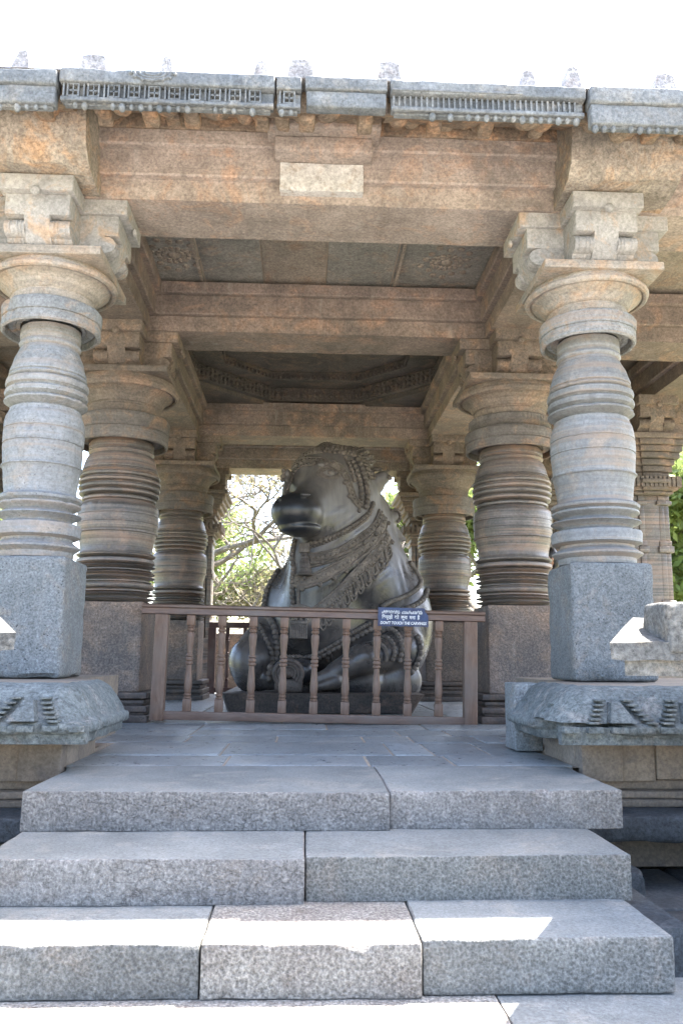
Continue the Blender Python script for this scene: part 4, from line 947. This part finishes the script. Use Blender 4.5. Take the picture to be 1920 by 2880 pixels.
# haunches
ell((1.05, 11.6, .65), (.42, .6, .5), .15); ell((-.25, 11.6, .65), (.42, .6, .5), .15)
Fd[:, :, :2] = np.maximum(Fd[:, :, :2], .05)
def surface_nets(F):
    S = F < 0; nx, ny, nz_ = F.shape
    cnt = np.zeros((nx-1, ny-1, nz_-1), np.int8)
    for i in (0, 1):
        for j in (0, 1):
            for k in (0, 1): cnt += S[i:nx-1+i, j:ny-1+j, k:nz_-1+k]
    act = (cnt > 0) & (cnt < 8); idx = np.full(act.shape, -1, np.int32); I, J, K = np.nonzero(act); idx[I, J, K] = np.arange(len(I))
    acc = np.zeros((len(I), 3)); n = np.zeros(len(I))
    corners = [(i, j, k) for i in (0, 1) for j in (0, 1) for k in (0, 1)]
    for a in corners:
        for ax in range(3):
            if a[ax]: continue
            b = list(a); b[ax] = 1
            fa = F[I+a[0], J+a[1], K+a[2]]; fb = F[I+b[0], J+b[1], K+b[2]]; m = (fa < 0) != (fb < 0)
            t = np.where(m, fa/np.where(m, fa-fb, 1), 0); p = np.array(a, float)[None, :].repeat(len(I), 0); p[:, ax] += t
            acc[m] += p[m]; n[m] += 1
    V = acc/n[:, None]+np.stack((I, J, K), 1); V = V*VX+B0
    Q = []
    for ax in range(3):
        sl0 = [slice(None)]*3; sl1 = [slice(None)]*3; sl0[ax] = slice(0, -1); sl1[ax] = slice(1, None)
        A, Bq = S[tuple(sl0)], S[tuple(sl1)]; E = A != Bq; e = np.nonzero(E); o = [(ax+1) % 3, (ax+2) % 3]
        ok = (e[o[0]] > 0) & (e[o[1]] > 0) & (e[o[0]] < F.shape[o[0]]-1) & (e[o[1]] < F.shape[o[1]]-1); e = [q[ok] for q in e]
        flip = A[tuple(e)]
        def cell(d0, d1):
            c = [q.copy() for q in e]; c[o[0]] = c[o[0]]-d0; c[o[1]] = c[o[1]]-d1; return idx[tuple(c)]
        q = np.stack((cell(1, 1), cell(0, 1), cell(0, 0), cell(1, 0)), 1); q[~flip] = q[~flip][:, ::-1]; Q.append(q)
    return V, np.concatenate(Q)
V, Q = surface_nets(Fd)
# drapery folds and neck wrinkles follow the necklaces
nrm_dir = V-np.array((.35, 10.6, 1.4)); nrm_dir /= np.linalg.norm(nrm_dir, axis=1)[:, None]
x, y, z = V.T
wn = np.clip((z-1.25)/.3, 0, 1)*np.clip((2.35-z)/.25, 0, 1)*np.clip((10.3-y)/.3, 0, 1)*np.clip((x+.15)/.2, 0, 1)
ph = z-.62*np.clip(x, -.1, 2)-.25*np.clip(x-.4, 0, 2)
wn *= np.clip((.92-x)/.12, 0, 1); V += nrm_dir*(wn*.0045*np.sin(ph*58+1.5*np.sin(x*9)))[:, None]
ws = np.clip((x-.88)/.15, 0, 1)*np.clip((z-1.2)/.3, 0, 1)*np.clip((10.4-y)/.3, 0, 1)
ws *= np.clip((1.9-z)/.2, 0, 1)*np.clip((1.12-x)/.05, 0, 1); V += nrm_dir*(ws*.005*np.sin((x+.30*z)*60))[:, None]
ND = empty('bull_statue', (0.1, 10.3, .21), 'large dark polished stone bull lying down, head turned left, hung with carved garlands', 'statue')
off = np.array(ND.location)
me = bpy.data.meshes.new('body'); me.from_pydata((V-off).tolist(), [], Q.tolist()); me.update(); me.shade_smooth(); me.materials.append(M['idol'])
body = bpy.data.objects.new('body', me); COL.objects.link(body); body.parent = ND
bvh = BVHTree.FromPolygons(V.tolist(), Q.tolist())
EYE = Vector((-.115, 0, .6))
def onto(x, z, yy=9.8):
    """point (x,z) of an upright guide plane carried onto the body surface"""
    d = (Vector((x, yy, z))-EYE).normalized(); h, n, i, dist = bvh.ray_cast(EYE, d)
    return (h, n) if h is not None else (None, None)
def path_on(pts, step=.02, yy=9.8):
    out = []; P = [np.array(p, float) for p in pts]
    # Catmull-Rom resample
    Q_ = [2*P[0]-P[1]]+P+[2*P[-1]-P[-2]]; S_ = []
    for i in range(1, len(Q_)-2):
        m = max(2, int(np.linalg.norm(Q_[i+1]-Q_[i])/step))
        for k in range(m):
            t = k/m; a, b, c, d = Q_[i-1:i+3]; S_.append(.5*((2*b)+(-a+c)*t+(2*a-5*b+4*c-d)*t*t+(-a+3*b-3*c+d)*t**3))
    S_.append(P[-1])
    for q in S_:
        h, n = onto(q[0], q[1], yy)
        if h is None: continue
        if out and (h-out[-1][0]).length > .25: continue
        out.append((h, n))
    # relax depth jumps
    for _ in range(2):
        out = [out[0]]+[(out[i-1][0]*.25+out[i][0]*.5+out[i+1][0]*.25, (out[i-1][1]+out[i][1]+out[i+1][1]).normalized()) for i in range(1, len(out)-1)]+[out[-1]] if len(out) > 3 else out
    return out
def garland(parts, name='garland'):
    for kind, pts, r, yy in parts:
        b = MB(); pa = path_on(pts, .018, yy)
        if len(pa) < 4: continue
        r = r*1.3
        if kind == 'rope':      # twisted rope of beads
            b.tube([h+n*r*.3-off_v for h, n in pa], r*.6, 6)
            acc = 0; last = pa[0][0]
            for k, (h, n) in enumerate(pa):
                if k == 0 or (h-last).length >= r*1.25: b.ball(h+n*r*.5-off_v, (r, r, r), sub=1); last = h
        elif kind == 'tube': b.tube([h+n*r*.5-off_v for h, n in pa], r, 8)
        elif kind == 'band':    # flat jewelled strap: two cords, plaques between, diamonds hanging
            T = []
            for k in range(len(pa)):
                t = (pa[min(k+1, len(pa)-1)][0]-pa[max(k-1, 0)][0]).normalized(); T.append(pa[k][1].cross(t).normalized())
            for s_ in (-1, 1): b.tube([h+n*.008+t*s_*r-off_v for (h, n), t in zip(pa, T)], .011, 6)
            b.tube([h+n*.002-off_v for h, n in pa], r*.9, 8, flat=.35, up=[n for h, n in pa])
            last = pa[0][0]-Vector((1, 0, 0)); j = 0
            for (h, n), t in zip(pa, T):
                if (h-last).length >= .052:
                    b.ball(h+n*.016-off_v, .017, sub=1); last = h; j += 1
                    if j % 3 == 0:
                        dn = t if t.z < 0 else -t; c = h+n*.012+dn*(r+.022)-off_v; b.ball(c, (.030, .022, .030), sub=1)
        if b.v: b.build(name, 'orna', ND, .9)
off_v = Vector(off)
G1 = [(-.076, 1.907), (.038, 1.938), (.167, 1.99), (.383, 2.095), (.527, 2.192), (.643, 2.297), (.687, 2.416)]
G2 = [(-.046, 1.749), (.098, 1.765), (.27, 1.81), (.442, 1.914), (.615, 2.033), (.731, 2.151), (.782, 2.299)]
G2b = [(-.045, 1.677), (.098, 1.707), (.299, 1.782), (.471, 1.871), (.62, 1.97)]
G3 = [(-.234, 1.488), (-.127, 1.461), (.043, 1.506), (.242, 1.608), (.385, 1.696), (.557, 1.828), (.687, 1.946), (.789, 2.093), (.833, 2.226)]
G5 = [(.02, 1.095), (.16, 1.208), (.302, 1.337), (.472, 1.532), (.659, 1.707), (.789, 1.875), (.876, 2.022)]
garland([('rope', G1, .024, 9.8), ('rope', [(a, b-.045) for a, b in G1], .014, 9.8)], 'collar_rope')
garland([('band', G2, .035, 9.8), ('tube', G2b, .014, 9.8), ('tube', [(a, b-.035) for a, b in G2b], .012, 9.8)], 'necklace')
garland([('band', G3, .045, 9.8), ('tube', [(a, b-.065) for a, b in G3[:-1]], .014, 9.8)], 'necklace')
garland([('band', G5, .050, 9.8), ('rope', [(a-.03, b-.08) for a, b in G5[1:]], .018, 9.8)], 'necklace')
# hanging loops under the lowest necklace
b = MB(); GP = [np.array(p) for p in G5]
for k in range(12):
    t = .06+k*.078; i = min(int(t*6), 5); u = t*6-i; c = GP[i]*(1-u)+GP[i+1]*u
    for s_, ln in ((.0, .16), (.022, .11)):
        W_ = .030-s_*.55; loop = [(c[0]-W_+.01, c[1]-.05), (c[0]-W_+.03, c[1]-.07-ln*.6), (c[0]+.035, c[1]-.07-ln), (c[0]+W_+.045, c[1]-.07-ln*.55), (c[0]+W_+.01, c[1]-.02)]
        pa = path_on(loop, .014)
        if len(pa) > 4: b.tube([h+n*.010-off_v for h, n in pa], .0125, 6)
if b.v: b.build('garland_loops', 'orna', ND, .9)
garland([('rope', [(1.163, 1.633), (1.265, 1.548), (1.285, 1.433), (1.225, 1.333), (1.046, 1.245), (.902, 1.201), (.80, 1.12), (.72, 1.02)], .034, 9.8), ('tube', [(1.11, 1.70), (1.21, 1.60), (1.25, 1.47), (1.18, 1.37), (1.03, 1.29), (.9, 1.245), (.78, 1.18)], .022, 9.8)], 'shoulder_garland')
garland([('rope', [(1.29, 1.50), (1.31, 1.39), (1.27, 1.27), (1.146, 1.19), (1.002, 1.13), (.9, 1.05)], .028, 9.8)], 'shoulder_garland')
garland([('rope', [(-.278, 1.962), (-.30, 1.788), (-.305, 1.616), (-.30, 1.402), (-.279, 1.19), (-.27, 1.0)], .030, 9.8), ('rope', [(-.22, 1.934), (-.246, 1.761), (-.229, 1.617), (-.242, 1.488), (-.239, 1.332), (-.222, 1.10)], .026, 9.8), ('tube', [(-.16, 1.5), (-.175, 1.3), (-.165, 1.1)], .014, 9.8)], 'chest_garland')
garland([('rope', [(-.331, 1.688), (-.455, 1.5), (-.53, 1.343), (-.555, 1.2), (-.57, 1.08)], .030, 9.8)], 'shoulder_garland')
garland([('rope', [(-.523, 1.069), (-.426, .945), (-.408, .79), (-.42, .635), (-.448, .481), (-.46, .36)], .036, 9.5), ('rope', [(-.60, .93), (-.53, .788), (-.47, .634), (-.45, .50)], .028, 9.5)], 'leg_garland')
garland([('rope', [(-.373, .589), (-.154, .591), (.033, .638), (.282, .779), (.455, .89), (.629, .985)], .022, 9.5), ('rope', [(.064, .608), (.298, .733), (.471, .828), (.629, .907)], .030, 9.5)], 'skirt_band')
garland([('rope', [(.739, .877), (.85, .909), (.945, .847), (.985, .70), (.95, .552)], .026, 9.5), ('rope', [(.70, .80), (.80, .82), (.88, .76), (.90, .66), (.87, .56)], .022, 9.5), ('tube', [(.66, .74), (.75, .74), (.81, .66), (.80, .56)], .018, 9.5), ('rope', [(1.16, .818), (1.19, .69), (1.15, .553), (1.08, .42)], .030, 9.5)], 'knee_band')
garland([('tube', [(.158, .60), (.20, .50), (.26, .42), (.30, .36)], .016, 9.5), ('rope', [(.20, .62), (.25, .52), (.31, .43)], .014, 9.5)], 'pastern_band')
# bell, clasp and pendant tassel
hb, hn = onto(-.12, 1.70, 9.2)
by = (hb.y if hb else 9.4)-.03
b = MB(); b.stone(-.062, .062, -.03, .03, .0, .115, .015, .006, .02, 1); b.xform(Matrix.Translation(Vector((-.118, by-.03, 1.745))-off_v)); b.build('clasp', 'orna', ND)
b = MB(); b.lathe([(.012, .115), (.05, .12), (.055, .128), (.045, .135), (.045, .15), (.052, .16), (.052, .17), (.06, .20), (.075, .235), (.078, .26), (.072, .275), (.06, .28), (.05, .29), (.045, .33), (.03, .335)], seg=28)
b.v[-1][:, 2] = b.v[-1][:, 2]*1.0
b = MB(); b.lathe([(.02, -.01), (.088, 0), (.092, .015), (.078, .03), (.074, .05), (.070, .075), (.074, .08), (.070, .09), (.064, .13), (.068, .135), (.062, .145), (.052, .165), (.045, .175), (.052, .182), (.046, .19), (.046, .21), (.052, .215), (.046, .225), (.03, .25)], seg=32); b.ball((0, 0, -.03), (.018, .018, .03), sub=2)
b.xform(Matrix.Translation(Vector((-.11, by-.035, 1.495))-off_v)); b.build('bell', 'nandi_base', ND, .7)
hp_, _ = onto(-.16, .95, 9.2); py_ = (hp_.y if hp_ else 9.4)-.02
b = MB()
for k in range(9): b.tube([(-.085+k*.0212, -.02-.012*math.sin(k*.39), .16), (-.085+k*.0212, -.03-.016*math.sin(k*.39), .0)], .012, 6)
b.stone(-.10, .10, -.045, .01, .15, .20, .012, .004, .03, 1)
for k in range(4): b.tube([(-.09+k*.06, -.02, .35), (-.10+k*.062, -.03, .20)], .020, 6)
b.tube([(-.10, -.02, .34), (0, -.05, .36), (.10, -.02, .34)], .02, 8)
b.xform(Matrix.Translation(Vector((-.165, py_, .80))-off_v)); b.build('tassel', 'orna', ND, .8)
# curled hoof of the far leg: nested rings
b = MB()
for R0, r0 in ((.150, .026), (.112, .020), (.078, .018), (.045, .018)):
    b.tube([(R0*math.cos(a), -.01, R0*math.sin(a)*.95) for a in np.linspace(-.25*math.pi, 1.28*math.pi, 26)], r0, 8)
b.ball((0, .0, 0), (.05, .035, .05), sub=2)
b.stone(-.15, .16, -.02, .16, -.20, -.06, .03, .006, .05, 1)
b.xform(Matrix.Translation(Vector((-.27, 9.30, .42))-off_v)); b.build('curled_hoof', 'nandi_base', ND, .8)
# crown lattice, hair rows and face chains
b = MB(); cc = Vector((.22, 9.98, 2.66))
for ring_i in range(13):
    th = .08+ring_i*.115
    n_ = max(5, int(2*math.pi*math.sin(th)*.50/.052))
    for k in range(n_):
        ph_ = 2*math.pi*(k+.5*(ring_i % 2))/n_
        d = Vector((math.sin(th)*math.cos(ph_)*1.05, math.sin(th)*math.sin(ph_), math.cos(th)))
        if d.y < -.55 and d.z < .62: continue
        if d.y < -.2 and d.z < .25 and d.x < .6: continue
        h, n, i, dist = bvh.ray_cast(cc+d*1.2, -d)
        if h is None or h.z < 2.45: continue
        r = random.uniform(.026, .040); b.ball(h+n*.008-off_v, (r, r, r*.9), sub=1)
b.build('crown_beads', 'orna', ND, .9)
garland([('band', [(-.30, 2.80), (-.18, 2.90), (-.02, 2.92), (.14, 2.90), (.28, 2.84), (.37, 2.72), (.42, 2.58), (.47, 2.45), (.55, 2.36)], .030, 9.8), ('rope', [(-.33, 2.55), (-.28, 2.70), (-.17, 2.83), (-.02, 2.86)], .016, 9.8)], 'face_chain')
garland([('rope', [(.50, 2.95), (.56, 2.80), (.60, 2.66), (.62, 2.50), (.60, 2.38)], .032, 9.9), ('rope', [(.44, 2.92), (.50, 2.78), (.54, 2.62), (.55, 2.48)], .026, 9.9), ('rope', [(.36, 2.98), (.43, 2.82), (.47, 2.68)], .022, 9.9)], 'face_chain')
garland([('rope', [(-.36, 2.75), (-.37, 2.62), (-.385, 2.50), (-.40, 2.42)], .026, 9.7)], 'face_chain')
b = MB()   # crest on the crown and ear fringe
for k in range(11):
    a = math.pi*k/10; b.ball((.14+.11*math.cos(a)-off[0], 9.93-off[1], 3.07+.085*math.sin(a)-off[2]), .030, sub=1)
b.ball((.14-off[0], 9.94-off[1], 3.08-off[2]), (.09, .07, .06), sub=2)
for k in range(12):
    if k == 0: b.build('crest_beads', 'orna', ND, .9); b = MB()
    t = k/11; p = Vector((.62+.26*t, 9.93, 2.80+.05*math.sin(t*3))) if k < 8 else Vector((.86-.03*(k-8), 9.90, 2.76-.05*(k-8))); b.ball(p-off_v, .03, sub=1)
b.build('ear_fringe', 'orna', ND, .9); b = MB()
for k in range(9):
    a = -.9+k*.5; b.ball(Vector((1.0+.07*math.cos(a), 10.25, 2.33+.08*math.sin(a)))-off_v, .028, sub=1)
b.build('nape_knot_beads', 'orna', ND, .9)
# eye rings
b = MB(); he, hn = onto(.163, 2.676, 9.4)
if he is not None:
    ctr = Vector(EY); nn = Vector((-.25, -1, -.05)).normalized(); ax = nn.cross(Vector((0, 0, 1))).normalized()
    if ax.x < 0: ax = -ax
    az = ax.cross(nn).normalized(); az = az if az.z > 0 else -az
    for s_, r0 in ((1.0, .009), (1.32, .007), (1.62, .006)):
        pts = []
        for a in np.linspace(0, 2*math.pi, 33):
            p = ctr+ax*(.088*s_*math.cos(a))+az*(.048*s_*math.sin(a)*(1-.25*abs(math.cos(a)))); h, n, i, dd = bvh.ray_cast(p+nn*.4, -nn)
            if h is not None: pts.append(h+n*.004-off_v)
        b.tube(pts, r0, 6)
    h, n, i, dd = bvh.ray_cast(ctr+nn*.4, -nn); b.ball(h-off_v, (.022, .012, .022), sub=2)
    b.build('eyelid_rings', 'orna', ND, .9)
# pedestal
b = MB(); n_ = 26; bot = []; top = []
b.stone(0, 1, 0, 1, 0, 1, .03, .0, .06, .0)
U = b.v[-1]; out = []
for p in U:
    u, v_, t = p; x0, x1 = -.91+(-.07)*t, 1.08+.12*t; y0 = 9.22-.07*t; px = x0+(x1-x0)*u; py = y0+(12.45-y0)*v_; pz = .001+.215*t
    c = Vector((px, py, pz))*5; d = noise.noise_vector(c)*.010+noise.noise_vector(c*3)*.006; out.append((px+d.x, py+d.y, pz+d.z*.5))
b.v[-1] = np.array(out); o = b.build('statue_pedestal', 'nandi_base'); tag(o, 'low dark flared stone pedestal under the bull statue', 'pedestal')

# ------------------------------------------------------------------ person glimpsed between the right pillars
def person(loc, label):
    P = empty('person', loc, label, 'person')
    verts = [((0, 0, .98), .15), ((0, 0, 1.18), .135), ((0, 0, 1.42), .16), ((0, 0, 1.55), .07), ((0, .0, 1.66), .065), ((-.10, 0, .9), .10), ((-.11, -.01, .50), .065), ((-.12, .02, .09), .042), ((-.12, -.13, .04), .035), ((.10, 0, .9), .10), ((.11, -.01, .50), .065), ((.12, .02, .09), .042), ((.12, -.13, .04), .035),
             ((-.20, 0, 1.44), .06), ((-.26, .0, 1.15), .045), ((-.24, -.08, .90), .032), ((.20, 0, 1.44), .06), ((.26, .0, 1.15), .045), ((.24, -.08, .90), .032)]
    edges = [(0, 1), (1, 2), (2, 3), (3, 4), (0, 5), (5, 6), (6, 7), (7, 8), (0, 9), (9, 10), (10, 11), (11, 12), (2, 13), (13, 14), (14, 15), (2, 16), (16, 17), (17, 18)]
    for s_, base in ((-1, 15), (1, 18)):
        wx = s_*.24
        verts.append(((wx, -.10, .82), .030)); pi = len(verts)-1; edges.append((base, pi))
        for k, (dx, ln) in enumerate(((-.024, .065), (-.008, .075), (.008, .07), (.024, .055))):
            verts.append(((wx+dx, -.115, .82-.04-ln*.5), .009)); edges.append((pi, len(verts)-1)); verts.append(((wx+dx, -.10, .82-.04-ln), .008)); edges.append((len(verts)-2, len(verts)-1))
        verts.append(((wx-s_*.035, -.135, .80), .011)); edges.append((pi, len(verts)-1)); verts.append(((wx-s_*.04, -.14, .76), .009)); edges.append((len(verts)-2, len(verts)-1))
    me = bpy.data.meshes.new('body'); me.from_pydata([v[0] for v in verts], edges, []); o = bpy.data.objects.new('body', me); COL.objects.link(o)
    sk = o.modifiers.new('s', 'SKIN'); o.modifiers.new('u', 'SUBSURF').levels = 2
    for i, (c, r) in enumerate(verts): me.skin_vertices[0].data[i].radius = (r, r*(.8 if i < 4 else 1))
    me.skin_vertices[0].data[0].use_root = True
    bpy.context.view_layer.update(); m2 = bpy.data.meshes.new_from_object(o.evaluated_get(bpy.context.evaluated_depsgraph_get())); bpy.data.objects.remove(o)
    # head grown as part of the body mesh
    hb = MB(); hb.ball((0, -.015, 1.76), (.078, .098, .118), sub=3); hb.ball((0, -.115, 1.745), (.014, .022, .022), sub=2); hb.ball((0, -.10, 1.70), (.024, .012, .007), sub=1)
    for s_ in (-1, 1): hb.ball((s_*.078, .0, 1.75), (.012, .02, .032), sub=2); hb.ball((s_*.030, -.098, 1.77), (.012, .008, .007), sub=1)
    hm = hb.mesh('h', 3.2); bm = bmesh.new(); bm.from_mesh(m2); bm.from_mesh(hm); bm.to_mesh(m2); bm.free(); m2.shade_smooth(); m2.materials.clear(); m2.materials.append(M['skin'])
    bo = bpy.data.objects.new('body', m2); COL.objects.link(bo); bo.parent = P
    b = MB(); b.ball((0, .02, 1.795), (.092, .108, .112), sub=3); b.ball((0, .07, 1.72), (.08, .06, .09), sub=2); b.build('hair', 'hair', P, 3.2)
    b = MB(); b.lathe([(.165, .92), (.16, 1.0), (.15, 1.15), (.175, 1.35), (.17, 1.47), (.09, 1.545), (.075, 1.55)], seg=28); b.v[-1][:, 1] *= .78
    for s_ in (-1, 1): b.tube([(s_*.12, 0, 1.46), (s_*.21, 0, 1.43), (s_*.25, 0, 1.22)], [.085, .08, .066], 12)
    b.build('shirt', 'shirt', P, 1.2)
    b = MB()
    for s_ in (-1, 1): b.tube([(s_*.07, 0, .98), (s_*.10, 0, .85), (s_*.112, -.01, .5), (s_*.12, .02, .12)], [.13, .12, .085, .075], 14)
    b.build('trousers', 'trousers', P, 1.2)
    P.scale = (1.05,)*3; return P
p_ = person((2.98, 10.5, .0), 'dark-haired person glimpsed in the gap between the two right pillars'); p_.rotation_euler = (0, 0, math.radians(-70))

# ------------------------------------------------------------------ trees
def tree(loc, h, label, cat='tree', leaf='leaf', nleaf=9000, spread=.9, gens=6, seed=1, leafsz=.10, rad=.35, group='trees beyond the pavilion', clump=.55):
    rs = random.Random(seed); P = empty('tree', loc, label, cat, group); b = MB(); tips = []
    def grow(p, d, L, r, g_):
        pts = [p]; rr = [r]; q = p.copy(); dd = d.copy()
        for k in range(4):
            dd = (dd+Vector((rs.uniform(-1, 1), rs.uniform(-1, 1), rs.uniform(-.6, .8)))*.28).normalized(); q = q+dd*L/4; pts.append(q.copy()); rr.append(r*(1-.10*(k+1)))
        b.tube(pts, rr, 7 if g_ > 3 else (5 if g_ > 1 else 4))
        if g_ <= 2: tips.extend(pts[1:])
        if g_ == 0: return
        for k in range(rs.choice((2, 3, 3)) if g_ > 1 else 2):
            ax = Vector((rs.uniform(-1, 1), rs.uniform(-1, 1), rs.uniform(-.35, .7)*(1 if g_ < 5 else 1))).normalized()
            nd = (dd*(1-spread*.55)+ax*spread).normalized(); grow(pts[rs.choice((3, 4))] if k else pts[4], nd, L*rs.uniform(.62, .86), r*.62, g_-1)
    grow(Vector((0, 0, 0)), Vector((rs.uniform(-.15, .15), 0, 1)), h*.27, rad, gens)
    b.build('trunk', 'bark', P, 1.2, fix=False)
    if nleaf:
        rg = np.random.default_rng(seed); T = np.array([t[:] for t in tips]); pick = T[rg.integers(0, len(T), nleaf)]
        # clumps: keep only some neighbourhoods
        keep = np.array([noise.noise(Vector(p)*.45+Vector((seed*3.0, 0, 0))) > -clump+.35 for p in pick]); pick = pick[keep]
        c = pick+rg.normal(0, .28, pick.shape); m_ = len(c); a = rg.normal(size=(m_, 3)); a /= np.linalg.norm(a, axis=1)[:, None]; t = rg.normal(size=(m_, 3)); t -= a*(t*a).sum(1)[:, None]; t /= np.linalg.norm(t, axis=1)[:, None]; u = np.cross(a, t)
        s_ = (leafsz*rg.uniform(.6, 1.4, m_))[:, None]; V_ = np.stack((c-t*s_, c-u*s_*.45, c+t*s_, c+u*s_*.45), 1).reshape(-1, 3)
        me = bpy.data.meshes.new('crown'); me.from_pydata(V_.tolist(), [], np.arange(m_*4).reshape(-1, 4).tolist()); me.materials.append(M[leaf]); o = bpy.data.objects.new('crown', me); COL.objects.link(o); o.parent = P
    return P
tree((-4.6, 27, -1.3), 12.5, 'gnarled half-bare tree with twisting grey branches behind the statue on the left', nleaf=8000, leaf='leaf_dry', seed=14, leafsz=.09, rad=.30, gens=8, clump=.35)
tree((-1.2, 24, -1.3), 9.5, 'smaller bare twisted tree beside the gnarled one', nleaf=1500, leaf='leaf_dry', seed=19, leafsz=.07, rad=.16, gens=8, clump=.2, spread=1.0)
tree((-5.5, 34, -1.3), 12, 'sparse olive tree behind the gnarled bare one', nleaf=9000, leaf='leaf', seed=5, leafsz=.13, rad=.30, gens=6, clump=.35)
tree((.5, 38, -1.3), 9, 'low sparse tree behind the statue, right of the gnarled tree', nleaf=7000, leaf='leaf_dry', seed=8, leafsz=.13, rad=.25, gens=6, clump=.4)
tree((7.0, 30, -1.3), 12, 'green leafy tree glimpsed between the right pillars', nleaf=26000, leaf='leaf', seed=21, leafsz=.16, rad=.35, gens=6, clump=.7)
tree((12.5, 27, -1.3), 13, 'bright green leafy tree at the far right edge', nleaf=30000, leaf='leaf', seed=33, leafsz=.16, rad=.4, gens=6, clump=.7)
tree((15.5, 34, -1.3), 12, 'green tree farther back at the right edge', nleaf=20000, leaf='leaf', seed=41, leafsz=.18, rad=.4, gens=6, clump=.7)
tree((-11, 30, -1.3), 12, 'green tree behind the left pillars', nleaf=18000, leaf='leaf', seed=52, leafsz=.16, rad=.4, gens=6, clump=.6)
